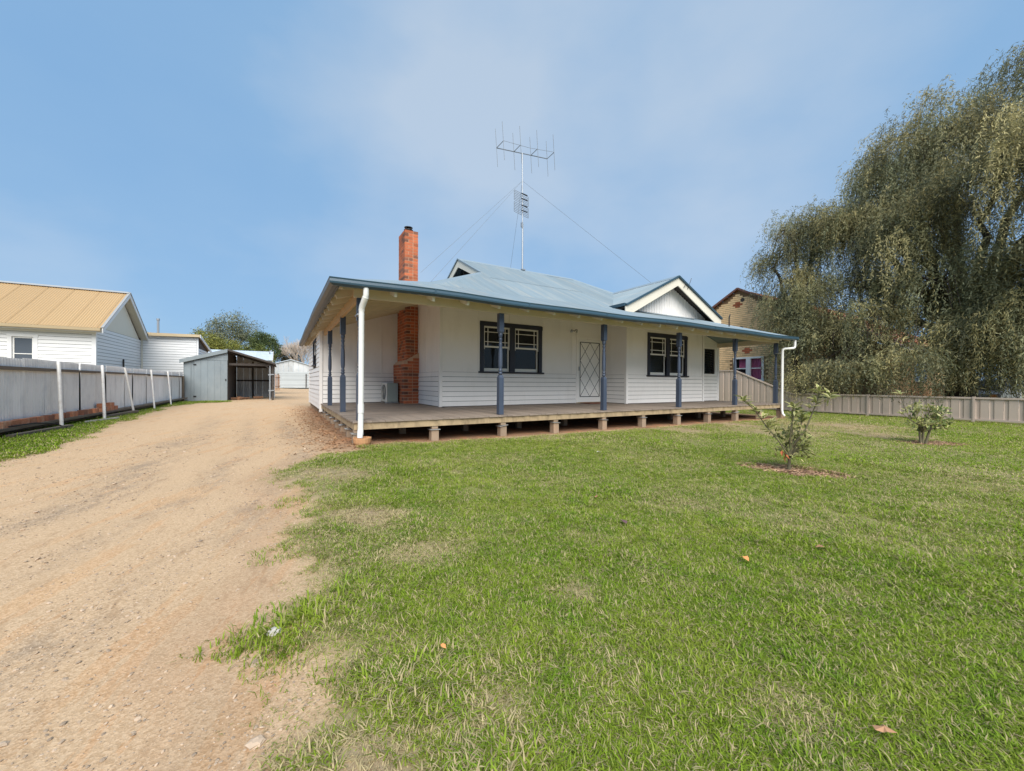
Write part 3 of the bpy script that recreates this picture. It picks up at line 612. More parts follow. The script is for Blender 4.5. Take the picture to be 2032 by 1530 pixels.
# ---- beams and rafters
for a, b in ((.98, 5.0), (5.003, 9.6), (9.603, 13.86)): obj('veranda_beam', MB().box(a, b, PY - .052, PY + .0, PT + .003, PT + .150), CREAM, house)
obj('veranda_beam', MB().box(1.03, 1.08, PY + .003, YB - .02, PT - .03, PT + .125), TANWOOD, house)
obj('beam_end', MB().box(.98, 1.028, PY - .0, PY + .05, PT + .02, PT + .13), TANWOOD, house)
obj('veranda_beam', MB().box(13.77, 13.82, PY + .003, YS - .01, PT + .003, PT + .15), CREAM, house)
EX0, EX1, EY, EZ = .70, 13.98, 6.22, 2.465                                     # eave lines (roof edge) and their height
VS = .325; BX0, BY, BZ = EX0 + 2.13, EY + 2.13, EZ + 2.13 * VS; BX1 = EX1 - 2.13
def vz(d): return EZ + d * VS
k = 0
for x in np.arange(1.55, 13.9, .62):                                            # front rafters: tails show below the gutter
    x = float(x); d0, d1 = .06, min(2.6, (x - EX0 if x < 3 else 9), 3.0)
    end = YA - .02 if x < XR else (YG - .02 if x < XG2 else YS - .02)
    y1_ = min(EY + d1, end); p = Vector((x, EY + d0 - .03, vz(d0) - .085)); q = Vector((x, y1_, vz(y1_ - EY) - .085))
    if EX1 - x < 2: q = Vector((x, min(q.y, EY + (EX1 - x)), 0)); q.z = vz(q.y - EY) - .085
    obj('rafter', MB().bar(p, q, .045, .125), CREAMW, house)
for y in np.arange(6.9, 17.0, .62):
    y = float(y); d1 = min(2.45, y - EY)
    if y > YB: d1 = XL - EX0 - .0
    p = Vector((EX0 + .05, y, vz(.05) - .085)); q = Vector((EX0 + d1, y, vz(d1) - .085))
    obj('rafter', MB().bar(p, q, .045, .125), CREAM, house)
obj('hip_rafter', MB().bar((EX0 + .06, EY + .06, vz(.06) - .07), (EX0 + 2.4, EY + 2.4, vz(2.4) - .07), .04, .1), CREAM, house)
obj('hip_rafter', MB().bar((EX1 - .06, EY + .06, vz(.06) - .07), (EX1 - 2.0, EY + 2.0, vz(2.0) - .07), .04, .1), CREAM, house)
# lining boards above the rafters
def lining(pts): obj('soffit_lining', MB().prism(pts, (0, 0, .006)), CREAMW, house)
z_ = lambda d: vz(d) - .016
lining([(EX0 + .08, EY + .08, z_(.08)), (EX1 - .08, EY + .08, z_(.08)), (EX1 - 3, EY + 3, z_(3.0)), (EX0 + 3, EY + 3, z_(3.0))])
lining([(EX0 + .08, EY + .085, z_(.08)), (EX0 + 2.75, EY + 2.755, z_(2.75)), (EX0 + 2.75, YB + .0, z_(2.75)), (EX0 + .08, YB, z_(.08))])
lining([(EX0 + .08, YB + .01, z_(.08)), (XL + .02, YB + .01, z_(XL + .02 - EX0)), (XL + .02, 17.1, z_(XL + .02 - EX0)), (EX0 + .08, 17.1, z_(.08))])

# ---- corrugated roofs: one object per sheet
def corr_sheets(parent, O, e, t, poly, mat, width=.762, pitch=.0762, amp=.0155, name='roof_sheet', per=6, breaks=(), lift=.0):
    """poly: convex (s, u) outline in the slope plane; e = eave direction, t = up the slope; breaks: end laps in u"""
    O, e, t = Vector(O), Vector(e).normalized(), Vector(t).normalized(); nrm = e.cross(t)
    if nrm.z < 0: nrm = -nrm
    poly = list(poly); ss = [p[0] for p in poly]; s0, s1 = min(ss), max(ss)
    def chord(s):
        us = []
        for (a, b), (c, d) in zip(poly, poly[1:] + poly[:1]):
            if abs(a - c) < 1e-9:
                if abs(s - a) < 1e-6: us += [b, d]
            elif min(a, c) - 1e-9 <= s <= max(a, c) + 1e-9: us.append(b + (d - b) * (s - a) / (c - a))
        return (min(us), max(us)) if us else None
    ks = sorted({p[0] for p in poly}); n = math.ceil((s1 - s0) / width - 1e-6)
    cuts = [-1e9, *breaks, 1e9]
    for i in range(n):
        a, b = s0 + i * width, min(s1, s0 + (i + 1) * width)
        if b - a < .01: continue
        for u0, u1 in zip(cuts[:-1], cuts[1:]):
            xs = np.unique(np.concatenate([np.arange(a, b + 1e-6, pitch / per), [b], [k for k in ks if a < k < b]]))
            vs = []; rows = 0; dz = random.uniform(0, .0015) + (.003 if u1 < 1e8 else 0) * 0 + (.010 if u0 > -1e8 else 0)
            for j, s in enumerate(xs):
                c = chord(min(max(s, s0 + 1e-7), s1 - 1e-7))
                lo, hi = max(c[0], u0 - (.05 if u0 > -1e8 else 0)), min(c[1], u1)
                if hi < lo: hi = lo
                h = amp * math.cos(2 * PI * s / pitch) + dz + lift + .006 * (j > len(xs) - 3)
                vs += [O + e * s + t * lo + nrm * h, O + e * s + t * hi + nrm * h]
            v = [p for p in vs]
            if max((v[2 * q + 1] - v[2 * q]).length for q in range(len(xs))) < .02: continue
            mb = MB(); mb._add(v, [(2 * q, 2 * q + 2, 2 * q + 3, 2 * q + 1) for q in range(len(xs) - 1)])
            obj(name, mb, mat, parent, smooth=True)
cv = math.sqrt(1 + VS * VS)
BYr = 2 * 12.41 - BY                                                            # rear break line
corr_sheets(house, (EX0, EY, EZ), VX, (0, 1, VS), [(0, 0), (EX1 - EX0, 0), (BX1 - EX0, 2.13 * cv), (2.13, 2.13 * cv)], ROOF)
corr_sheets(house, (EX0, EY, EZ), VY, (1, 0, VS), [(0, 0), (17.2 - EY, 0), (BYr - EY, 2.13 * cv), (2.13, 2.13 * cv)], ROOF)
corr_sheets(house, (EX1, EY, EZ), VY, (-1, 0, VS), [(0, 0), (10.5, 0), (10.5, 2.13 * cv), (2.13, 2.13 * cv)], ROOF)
RY, RZ = 12.41, 5.15; MS = (RZ - BZ) / (RY - BY); cm = math.sqrt(1 + MS * MS); mz = lambda d: BZ + d * MS
GXr, GXl, GXR, GBY, GZ = 10.68, 8.52, 12.84, 7.97, 4.335                        # front gable: ridge, eaves, barge plane, ridge height
GS = (GZ - 3.27) / (GXr - GXl); cg = math.sqrt(1 + GS * GS)
HX = 5.15; HD = HX - BX0                                                        # gablet plane
RX1 = 10.02
vy_ = lambda x: BY + (GZ - (GXr - x) * GS - BZ) / MS                            # valley between the front gable and the main roof
vl, vh = vy_(8.62), vy_(GXr)
# front main slope in convex pieces
def mpoly(pts): return [(x - BX0, (y - BY) * cm) for x, y in pts]
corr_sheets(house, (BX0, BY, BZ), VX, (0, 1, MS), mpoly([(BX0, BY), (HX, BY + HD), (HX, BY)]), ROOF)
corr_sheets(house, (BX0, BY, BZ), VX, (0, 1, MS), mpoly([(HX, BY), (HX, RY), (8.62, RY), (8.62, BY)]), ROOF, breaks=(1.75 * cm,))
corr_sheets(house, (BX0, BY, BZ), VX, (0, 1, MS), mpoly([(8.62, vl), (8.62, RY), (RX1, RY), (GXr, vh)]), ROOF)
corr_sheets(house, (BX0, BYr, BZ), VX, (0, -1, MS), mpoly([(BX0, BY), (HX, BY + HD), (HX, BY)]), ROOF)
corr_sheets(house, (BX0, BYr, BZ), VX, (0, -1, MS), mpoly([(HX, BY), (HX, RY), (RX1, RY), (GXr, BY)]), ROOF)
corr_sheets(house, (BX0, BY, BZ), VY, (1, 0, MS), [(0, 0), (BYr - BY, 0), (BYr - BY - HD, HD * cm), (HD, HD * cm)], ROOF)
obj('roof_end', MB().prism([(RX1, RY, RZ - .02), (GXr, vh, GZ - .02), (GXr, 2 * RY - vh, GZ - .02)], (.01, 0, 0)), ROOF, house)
# gablet
gzb = mz(HD); gap = .30
obj('gablet_wall', MB().prism([(HX + .30, RY - (RZ - gzb) / MS + .12, gzb - .03), (HX + .30, RY + (RZ - gzb) / MS - .12, gzb - .03), (HX + .30, RY, RZ - .12)], (.02, 0, 0)), ROOM, house)
for sgn in (-1, 1):
    foot = Vector((HX, RY + sgn * (RZ - gzb) / MS, gzb + .0)); top = Vector((HX, RY, RZ)); dn = Vector((0, 0, -.25))
    obj('barge_board', MB().prism([foot + dn * .0 + Vector((0, 0, -.01)), top + Vector((0, 0, -.01)), top + dn, foot + Vector((0, -sgn * .36, -.02))], (.03, 0, 0)), CREAMW, house)
    obj('barge_flashing', MB().bar(foot + Vector((-.01, 0, .025)), top + Vector((-.01, 0, .025)), .05, .035), RIDGE, house)
obj('gablet_slats', MB().box(HX + .20, HX + .22, RY - 1.1, RY + 1.1, gzb - .02, gzb + .0).box(HX + .2, HX + .22, RY - .02, RY + .02, gzb, RZ - .3), DARKWOOD, house)
# ridge and hip caps
def cap(pts, wdt=.15, r=.022):
    mb = MB()
    for a, b in zip(pts[:-1], pts[1:]):
        a, b = Vector(a), Vector(b); d = (b - a).normalized(); sd_ = d.cross(VZ).normalized(); dn = sd_.cross(d); dn = -dn if dn.z > 0 else dn
        L_ = (b - a)
        prof = [sd_ * wdt + dn * .075, sd_ * .03 + dn * -.005, dn * -.025, -sd_ * .03 + dn * -.005, -sd_ * wdt + dn * .075]
        mb._add([a + p for p in prof] + [b + p for p in prof], [(i, i + 1, i + 6, i + 5) for i in range(4)])
    return obj('ridge_cap', mb, RIDGE, house, smooth=False)
up3 = Vector((0, 0, .022))
cap([Vector((HX, RY, RZ)) + up3, Vector((RX1, RY, RZ)) + up3]); cap([Vector((EX0 + .05, EY + .05, EZ + .015)) + up3, Vector((BX0, BY, BZ)) + up3, Vector((HX + .05, BY + HD + .05, gzb)) + up3], .13)
cap([Vector((EX1 - .05, EY + .05, EZ + .015)) + up3, Vector((BX1, BY, BZ)) + up3], .13); cap([Vector((GXr, GBY, GZ)) + up3, Vector((GXr, vh, GZ)) + up3]); cap([Vector((RX1, RY, RZ)) + up3, Vector((GXr, vh, GZ)) + up3], .1)
# front gable roof
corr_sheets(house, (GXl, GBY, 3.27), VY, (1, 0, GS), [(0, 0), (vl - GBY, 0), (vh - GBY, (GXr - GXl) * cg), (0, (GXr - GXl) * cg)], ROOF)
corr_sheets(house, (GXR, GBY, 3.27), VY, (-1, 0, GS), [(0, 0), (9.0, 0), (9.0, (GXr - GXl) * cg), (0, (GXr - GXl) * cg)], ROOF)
for sgn in (-1, 1):
    ft = Vector((GXr + sgn * (GXr - GXl + .12), GBY, 3.27 - .12 * GS)); tp = Vector((GXr, GBY, GZ))
    dn = Vector((0, 0, -.27))
    obj('barge_board', MB().prism([ft + Vector((0, 0, -.02)), tp + Vector((0, 0, -.02)), tp + dn, ft + Vector((-sgn * .12, 0, -.27)), ft + Vector((0, 0, -.22))], (0, .03, 0)), CREAMW, house)
    obj('barge_flashing', MB().bar(ft + Vector((0, -.02, .015)), tp + Vector((0, -.02, .015)), .07, .05), GUTTER, house)
    obj('gable_soffit', MB().prism([(ft.x, GBY + .035, ft.z - .05), (GXr, GBY + .035, GZ - .05), (GXr, GBY + .035, GZ - .065), (ft.x, GBY + .035, ft.z - .065)], (0, YG - GBY + .2, 0)), DARKWOOD, house)
    gx_ = GXr + sgn * (GXr - GXl + .10); y1_ = 9.0 if sgn < 0 else 8.9
    obj('gable_gutter', MB().prism([(gx_ - .055, GBY + .02, 3.20), (gx_ + .055, GBY + .02, 3.20), (gx_ + .06, GBY + .02, 3.285), (gx_ - .06, GBY + .02, 3.285)], (0, y1_ - GBY, 0)), NAVYD if sgn > 0 else GUTTER, house)
    obj('eave_box', MB().box(min(gx_, gx_ - sgn * .4), max(gx_, gx_ - sgn * .4), GBY + .3, 8.9, 3.16, 3.198), DARKWOOD, house)
gb = YG - .02; x = 9.0                                                          # vertical boards of the gable
while x < 12.55:
    wd = .118; zt = GZ - abs(x + wd / 2 - GXr) * GS - .12
    if zt > 3.2: obj('gable_board', MB().box(x + .004, x + wd - .004, gb - .018 - random.uniform(0, .002), gb, 3.10, zt), WHITE, house); obj('gable_batten', MB().box(x - .011, x + .011, gb - .034, gb - .019, 3.10, zt + .02), WHITE, house)
    x += wd
obj('gable_backing', MB().prism([(8.95, gb + .003, 3.05), (12.6, gb + .003, 3.05), (12.6, gb + .003, 3.3), (GXr, gb + .003, GZ - .1), (8.95, gb + .003, 3.3)], (0, .02, 0)), WHITE, house)
obj('gable_apron', MB().prism([(8.9, gb - .04, BZ + .045), (12.7, gb - .04, BZ + .045), (12.7, gb - .14, BZ - .0), (8.9, gb - .14, BZ + .0)], (0, 0, .006)), RIDGE, house)
br = obj('service_bracket', MB().tube([(11.05, GBY - .02, 4.1), (11.0, GBY - .09, 4.13), (10.9, GBY - .10, 4.12), (10.88, GBY - .05, 4.0)], .009, 5).tube([(11.12, GBY - .01, 4.0), (11.2, GBY - .07, 4.28), (11.23, GBY - .07, 4.35)], .008, 5), BLACK, house)
# ---- gutters
def gutter_prof(h=.105, d=.115): return [(0, 0), (d * .55, -.004), (d * .95, .02), (d, .045), (d * .93, h - .022), (d, h), (d * .88, h), (d * .82, h - .03), (d * .85, .05), (d * .8, .03), (d * .5, .012), (.01, .012), (.01, h - .02), (0, h - .02)]
def gutter(pts, out, mat, name='gutter'):
    prof = gutter_prof(); vs = []; n = len(prof); fs = []
    for i, (p, m) in enumerate(pts):
        p = Vector(p)
        for a, b in prof: vs.append(p + Vector(out) * a + VZ * b + Vector(m) * a)
    for i in range(len(pts) - 1):
        for k in range(n): fs.append((i * n + k, i * n + (k + 1) % n, (i + 1) * n + (k + 1) % n, (i + 1) * n + k))
    fs += [tuple(range(n)), tuple((len(pts) - 1) * n + k for k in range(n))]
    mb = MB(); mb._add(vs, fs); return obj(name, mb, mat, house)
gz0_ = EZ - .075
seams = [EX0, 2.15, 3.96, 5.9, 7.8, 9.7, 11.6, 13.1, EX1]
sag = lambda x: .012 * math.sin(x * .9) - .008 * math.sin(x * 2.1)
for i in range(8):
    a, b = seams[i], seams[i + 1]
    xs = np.linspace(a, b, 5); gutter([((float(x), EY, gz0_ + sag(x)), ((-1, 0, 0) if i == 0 and j == 0 else ((1, 0, 0) if i == 7 and j == 4 else (0, 0, 0)))) for j, x in enumerate(xs)], (0, -1, 0), GUTTER)
    if i: obj('gutter_joint', MB().box(a - .012, a + .012, EY - .120, EY - .116, gz0_ + sag(a) + .02, gz0_ + sag(a) + .10), GUTTER, house)
sgy = [(EY, 0), (7.0, .01), (8.2, .03), (9.4, .05), (10.4, .035), (11.6, .01), (12.6, .03), (13.6, .01), (14.8, -.02), (16.0, -.03), (17.2, -.03)]
for (ya, da), (yb, db) in zip(sgy[:-1], sgy[1:]): obj('fascia', MB().prism([(EX0 + .002, ya + .001, gz0_ + da - .01), (EX0 + .002, yb, gz0_ + db - .01), (EX0 + .002, yb, gz0_ + db + .09), (EX0 + .002, ya + .001, gz0_ + da + .09)], (.02, 0, 0)), GUTTERIN, house)  # added dark strip hiding sky-lit gaps; the eave itself has no fascia here
gutter([((EX0, y, gz0_ + dz), ((0, -1, 0) if j == 0 else (0, 0, 0))) for j, (y, dz) in enumerate(sgy)], (-1, 0, 0), GUTTERIN)
gutter([((EX1, EY, gz0_), (0, -1, 0)), ((EX1, 16.5, gz0_), (0, 0, 0))], (1, 0, 0), GUTTER)
# ---- downpipes
dp = obj('downpipe', MB().tube([(1.09, EY - .05, 2.40), (1.09, EY - .05, 2.30), (1.085, EY - .03, 2.24), (1.055, EY + .07, 2.16), (1.05, EY + .085, 2.10), (1.045, EY + .085, .62)], .041, 14), PVC, house, smooth=True)
obj('downpipe_joint', MB().tube([(1.085, EY - .045, 2.27), (1.07, EY + .0, 2.205), (1.055, EY + .07, 2.14), (1.05, EY + .086, 2.08)], .045, 14), PVC, dp, smooth=True)
obj('downpipe_joint', MB().tube([(1.045, EY + .085, .66), (1.045, EY + .085, .53)], .046, 14), PVC, dp, smooth=True)
obj('downpipe_end', MB().tube([(1.045, EY + .085, .62), (1.04, EY + .085, .27), (1.04, EY + .084, .265), (1.03, EY + .07, .15)], [.040, .040, .043, .043], 14), PVC, dp, smooth=True)
obj('pipe_strap', MB().box(.99, 1.10, EY + .10, EY + .33, 2.02, 2.035), STEEL, dp)
dp2 = obj('downpipe', MB().tube([(13.99, EY - .04, 2.40), (13.99, EY - .04, 2.22), (13.985, EY - .035, 2.17), (13.95, EY - .02, 2.145), (13.76, EY + .14, 2.13), (13.715, EY + .17, 2.11), (13.70, EY + .18, 2.06), (13.70, EY + .18, .18), (13.69, EY + .15, .06), (13.68, EY + .09, .0)], .037, 12), PVC, house, smooth=True)
obj('pipe_strap', MB().box(13.64, 13.80, EY + .22, EY + .36, 1.98, 1.995), STEEL, dp2)
pot = thing('terracotta_pot', 'shallow terracotta bowl under the white corner downpipe', 'pot', (1.05, EY + .07, gzf(1.05, EY)))
obj('bowl', MB().lathe([(.10, -.01), (.125, .03), (.135, .09), (.135, .105), (.12, .105), (.115, .05), (.02, .04)], (1.06, EY + .06, gzf(1.06, EY)), 18), TERRA, pot, smooth=False)
tag(obj('roof_pipe', MB().tube([(1.25, 17.12, 2.2), (1.25, 17.12, 3.55), (1.25, 17.12, 3.56)], [.05, .05, .06], 10), STEEL), 'slim grey flue pipe standing behind the far left end of the veranda gutter', 'flue')
vp = obj('vent_pipe', MB().tube([(12.3, 7.3, 2.78), (12.3, 7.3, 3.12), (12.35, 7.3, 3.22)], .018, 8), BLACK, house)

# ---- brick chimney
CX0, CX1, CY0, CY1 = 2.955, XC - .004, 10.97, 12.19
core_ = MB().prism([(CX0 + .006, CY0 + .006, DZ), (CX1 - .0, CY0 + .006, DZ), (CX1 - .0, CY0 + .006, 1.80), (CX0 + .006, CY0 + .006, 1.53)], (0, CY1 - CY0 - .008, 0))
core_.box(3.046, 3.362, 11.066, 12.05, 1.5, 3.25).box(2.986, 3.354, 11.056, 11.694, 3.25, 5.27)
chim = obj('chimney', core_, MORTAR, house)
bmesh_cache = {}
def brick(parent, x0, x1, y0, y1, z, h, mat):
    L_ = (round(x1 - x0, 3), round(y1 - y0, 3), mat.name)
    if L_ not in bmesh_cache: bmesh_cache[L_] = mesh_of('brick', MB().box(-L_[0] / 2, L_[0] / 2, -L_[1] / 2, L_[1] / 2, 0, h), mat, (0, 0, 0))
    inst('brick', bmesh_cache[L_], parent, ((x0 + x1) / 2 + random.uniform(-.002, .002), (y0 + y1) / 2 + random.uniform(-.002, .002), z), (0, 0, random.uniform(-.006, .006)))
backb = MB(); COURSE, BH, JT = .086, .074, .012
def ring(z, x0, x1, y0, y1, odd, front=True, left=True, hide=False):
    t = .108; m = lambda: BRICKD if random.random() < .09 else BRICKR
    fx0 = x0 if not odd else x0 + t + JT
    x = fx0; first = True                                                        # front row, face at y0
    while x < x1 - .02:
        ln = .23 if not (first and odd) else .11
        x2 = min(x + ln, x1); x2 = x1 if x1 - x2 < .04 else x2
        brick(chim, x, x2, y0, y0 + t, z, BH, m()); x = x2 + JT; first = False
    y = y0 + t + JT if not odd else y0; first = True                             # left row, face at x0; a header shows at odd corners
    while y < y1 - .02:
        y2 = min(y + .23, y1); y2 = y1 if y1 - y2 < .04 else y2
        dark = BRICKD if (odd and first and random.random() < .75) else m()
        brick(chim, x0, x0 + t, y, y2, z, BH, dark); y = y2 + JT; first = False
    if not hide:                                                                 # right and back rows, joined
        y = y0 + t + JT
        while y < y1 - .02: y2 = min(y + (.23 if not odd else .11), y1); backb.box(x1 - t, x1, y, y2, z, z + BH); y = y2 + JT
        x = x0 + t + JT
        while x < x1 - t - .03: x2 = min(x + .11, x1 - t - JT); backb.box(x, x2, y1 - t, y1, z, z + BH); x = x2 + JT
z = DZ + .012; i = 0
while z + BH < 1.55: ring(z, CX0, CX1, CY0, CY1, i % 2, hide=True); z += COURSE; i += 1
for q, (a, b) in enumerate(((.10, 1), (.25, 1), (.42, 1))):                     # stepped shoulder courses on the front
    if z + .07 < 1.83: brick(chim, CX0 + a, CX1, CY0, CY0 + .11, z, min(BH, .08), BRICKR); z += COURSE
z = 1.53 + .012 + .0
zz = DZ + .012 + COURSE * 14
i = 0; z = zz
while z + BH < 3.22: ring(z, 3.04, 3.368, 11.06, 12.05, i % 2, hide=True); z += COURSE; i += 1
obj('shoulder', MB().prism([(CX0 - .004, CY0 - .006, 1.535), (CX1, CY0 - .006, 1.80), (CX1, CY0 - .006, 1.84), (CX0 - .004, CY0 - .006, 1.575)], (0, 1.0, 0)), MORTAR, chim)
z = 3.66
while z + BH < 5.29: ring(z, 2.98, 3.36, 11.05, 11.70, i % 2); z += COURSE; i += 1
obj('brick', backb, BRICKR, chim, kind='stuff')
fl = obj('flue_cowl', MB().lathe([(.10, 0), (.10, .05), (.07, .06), (.07, .12)], (3.17, 11.36, 5.25), 14), STEEL, house)
obj('cowl_disc', MB().lathe([(.03, .10), (.13, .12), (.13, .14), (.05, .16), (.05, .19), (.12, .20), (.12, .215), (.03, .23)], (3.17, 11.36, 5.26), 16), BLACK, fl)

# ---- air conditioner on the deck, against the chimney
ac = thing('air_conditioner', 'cream outdoor air conditioner unit on the deck beside the brick chimney', 'air conditioner', (2.7, 11.75, DZ))
obj('casing', MB().box(2.60, 2.90, 11.42, 12.12, DZ + .05, DZ + .58), ACG, ac); obj('front_panel', MB().box(2.585, 2.599, 11.41, 12.13, DZ + .045, DZ + .585), ACM, ac)
gri = obj('fan_grille', MB().tube([(2.583, 11.76, DZ + .32), (2.572, 11.76, DZ + .32)], .22, 20), BLACK, ac)
mb = MB()
for q in range(1, 6):
    r_ = .22 * q / 5.2; mb.tube([(2.568, 11.76 + r_ * math.cos(a), DZ + .32 + r_ * math.sin(a)) for a in np.linspace(0, 2 * PI, 17)], .004, 4)
obj('grille_ring', mb, ACM, gri)
obj('base_foot', MB().box(2.56, 2.93, 11.46, 11.52, DZ + .004, DZ + .05).box(2.56, 2.93, 12.0, 12.06, DZ + .004, DZ + .05), CAPMETAL, ac)

# ---- television antenna on the ridge
an = thing('tv_antenna', 'tall two part television antenna mast on the main roof ridge', 'antenna', (7.71, RY, RZ))
obj('mast', MB().tube([(7.71, RY, RZ - .05), (7.71, RY, 6.9)], .030, 8).tube([(7.70, RY, 6.9), (7.68, RY, 9.50)], .021, 8), STEEL, an); obj('mast_foot', MB().box(7.63, 7.79, RY - .1, RY + .1, RZ + .02, RZ + .06), STEEL, an)
obj('junction_box', MB().box(7.62, 7.68, RY - .07, RY - .01, 6.75, 6.92), STEEL, an)
bA, bB = Vector((6.60, RY, 9.36)), Vector((8.80, RY, 9.62)); obj('boom', MB().tube([bA, bB], .016, 6), WIRE, an)
for q, f_ in enumerate((.0, .325, .66, 1.0)):
    c = bA.lerp(bB, f_); o2 = c + Vector((.12, -.28, .14))
    ar = obj('cross_arm', MB().tube([c, o2], .013, 5), WIRE, an); obj('element', MB().tube([c + Vector((-.05, 0, .66)), c + Vector((.05, 0, -.66))], .0085, 5), WIRE, an); obj('element', MB().tube([o2 + Vector((-.05, 0, .66)), o2 + Vector((.05, 0, -.66))], .0085, 5), WIRE, an)
obj('phasing_wire', MB().tube([bA + Vector((.12, -.28, .15)), bA.lerp(bB, .5) + Vector((.12, -.28, .10)), bB + Vector((.12, -.28, .15))], .006, 4), WIRE, an)
for zc in (7.87, 7.44):
    mb = MB()
    for k in range(7):
        z = zc - .18 + k * .06; mb.tube([(7.40, RY + .10, z + .07), (8.02, RY + .10, z - .05)], .0085, 4)
    for xx in (7.40, 8.02): mb.tube([(xx, RY + .10, zc - .18 + (.07 if xx < 7.7 else -.05)), (xx, RY + .10, zc + .18 + (.07 if xx < 7.7 else -.05))], .0085, 4)
    gp = obj('reflector_grid', mb, WIRE, an)
    obj('dipole', MB().bar((7.60, RY - .08, zc + .1), (7.86, RY - .08, zc + .07), .03, .03).bar((7.60, RY - .08, zc - .09), (7.86, RY - .08, zc - .12), .03, .03), BLACK, an)
for p in ((2.9, 9.31, 3.65), (BX0, BY, BZ + .05), (GXr, 9.0, GZ + .03), (8.3, 14.8, 4.05)):
    obj('guy_wire', MB().tube([(7.69, RY, 8.48), p], .0045, 4), WIRE, an)
# ------------------------------------------------------------------ iron fence on the left
FX = -3.75
fence = thing('iron_fence', 'weathered pale grey corrugated iron fence with white pipe props along the driveway', 'fence', (FX, 14, .1))
joints = [4.6, 5.35, 6.1, 6.85, 7.6, 8.35, 9.10, 9.84, 10.55, 11.28, 12.02, 12.77, 13.45, 14.12, 14.82, 15.5, 16.2, 16.88, 17.6, 18.35, 19.05, 19.7, 20.3, 20.95, 21.6, 22.26]
for i, (a, b) in enumerate(zip(joints[:-1], joints[1:])):
    ov = .02 if i % 5 in (0, 2) else -.030; ys = np.arange(a - .0, b + ov, .0125); vs = []; z1 = 1.36 + random.uniform(-.012, .012); z0 = .12 + random.uniform(-.02, .02)
    ln = random.uniform(-.02, .02); dx = random.choice((0, .012)) + random.uniform(0, .004)
    for y in ys:
        h = .009 * math.cos(2 * PI * y / .076) + dx
        vs += [(FX + h, y + ln, z0), (FX + h, y, z1)]
    mb = MB(); mb._add(vs, [(2 * k, 2 * k + 2, 2 * k + 3, 2 * k + 1) for k in range(len(ys) - 1)]); obj('iron_sheet', mb, FENCEM, fence, smooth=True)
obj('backing_board', MB().box(FX - .10, FX - .06, 4.6, 22.2, .1, 1.2), DARKWOOD, fence)
for a, b in zip((4.6, 8.6, 10.62, 12.72, 14.6, 17.0, 19.5), (8.595, 10.615, 12.715, 14.595, 16.995, 19.495, 22.2)):
    obj('rail', MB().box(FX + .024, FX + .062, a, b, 1.165 + random.uniform(-.008, .008), 1.215), FENCEW, fence)
    obj('bottom_rail', MB().box(FX + .024, FX + .19, a, b, .225, .268), FENCEW, fence); obj('plinth_board', MB().box(FX + .0, FX + .035, a, b, .05, .21), FENCEW, fence)
obj('end_post', MB().box(FX + .0, FX + .1, 22.0, 22.1, .05, 1.2), FENCEW, fence)
for y0, y1, xo in ((10.34, 10.81, .30), (12.36, 12.93, .30), (14.46, 14.49, .30), (16.44, 16.98, .30), (18.62, 19.16, .30), (8.2, 8.4, .26)):
    obj('prop_pipe', MB().tube([(FX + xo, y0, .02), (FX + .10, y1, 1.35)], .028 if y0 < 13 else .024, 10), PIPEW, fence)
# loose bricks standing on the bottom rail
bm_r = mesh_of('loose_brick', MB().box(-.05, .05, -.115, .115, 0, .095), stdmat('reused_brick', (.42, .165, .085), .9, .3, 12, rv=.3, dirt=(.55, .42, .30), dirt_amt=.7, dirt_scale=7, bmp=.5), (0, 0, 0))
bm_d = mesh_of('loose_brick', MB().box(-.05, .05, -.10, .10, 0, .10), BRICKD, (0, 0, 0))
LB = [(9.02, 0, 'r', 'orange brick nearest the camera, lying in the row on the fence rail'), (9.27, 0, 'r', 'second orange brick in the long row on the fence rail'), (9.52, 0, 'r', 'third orange brick in the middle of the long row on the fence rail'), (9.77, 0, 'r', 'fourth orange brick in the long row on the fence rail'), (10.0, 0, 'r', 'chipped orange brick at the far end of the long row on the rail'),
      (10.36, 0, 'd', 'dark purple brick just before the nearest white fence prop'), (10.75, 0, 'r', 'orange brick just past the nearest white fence prop'), (10.98, 0, 'd', 'dark grey brick behind the nearest white fence prop'), (11.33, 0, 'r', 'single orange brick standing apart halfway between two fence props'), (11.80, 0, 'd', 'dark brick standing beside two grey brown bricks on the rail'), (12.02, 0, 'r', 'brown brick leaning beside the dark brick on the rail'),
      (12.40, 0, 'r', 'orange brick just before the second white fence prop'), (12.82, 0, 'r', 'lower brick of the stack behind the second white fence prop'), (12.82, .096, 'r', 'upper brick of the stack behind the second white fence prop'), (13.10, 0, 'r', 'cream stained brick next to the brick stack by the fence'), (13.36, 0, 'r', 'pale worn brick in the far group on the fence rail'), (13.36, .096, 'r', 'upper brick at the far end of the far group'), (13.62, 0, 'r', 'farthest orange brick lying on the fence rail')]
for y, dz, k, lab in LB:
    o = inst('loose_brick', bm_r if k == 'r' else bm_d, None, (FX + .115, y, .269 + dz), (0, 0, random.uniform(-.06, .06)), (1, random.uniform(.9, 1.0), random.uniform(.95, 1.05))); tag(o, lab, 'brick', 'loose bricks along the fence rail')
for q, (x, y, z, l_, a, lab) in enumerate(((-3.42, 9.6, .12, 1.5, .10, 'short grey timber offcut on the ground by the nearest fence bricks'), (-3.45, 13.5, .13, 1.9, .05, 'dark timber sleeper lying beyond the second fence prop'), (-3.35, 11.9, .115, .9, .3, 'thin pale stick lying in the grass below the fence rail'))):
    tag(obj('timber_offcut', MB().bar((x - math.sin(a) * l_ / 2, y - l_ / 2, z + .03), (x + math.sin(a) * l_ / 2, y + l_ / 2, z + .035), .09 if q < 2 else .03, .06 if q < 2 else .03), FENCEW if q < 2 else PALE), lab, 'timber')
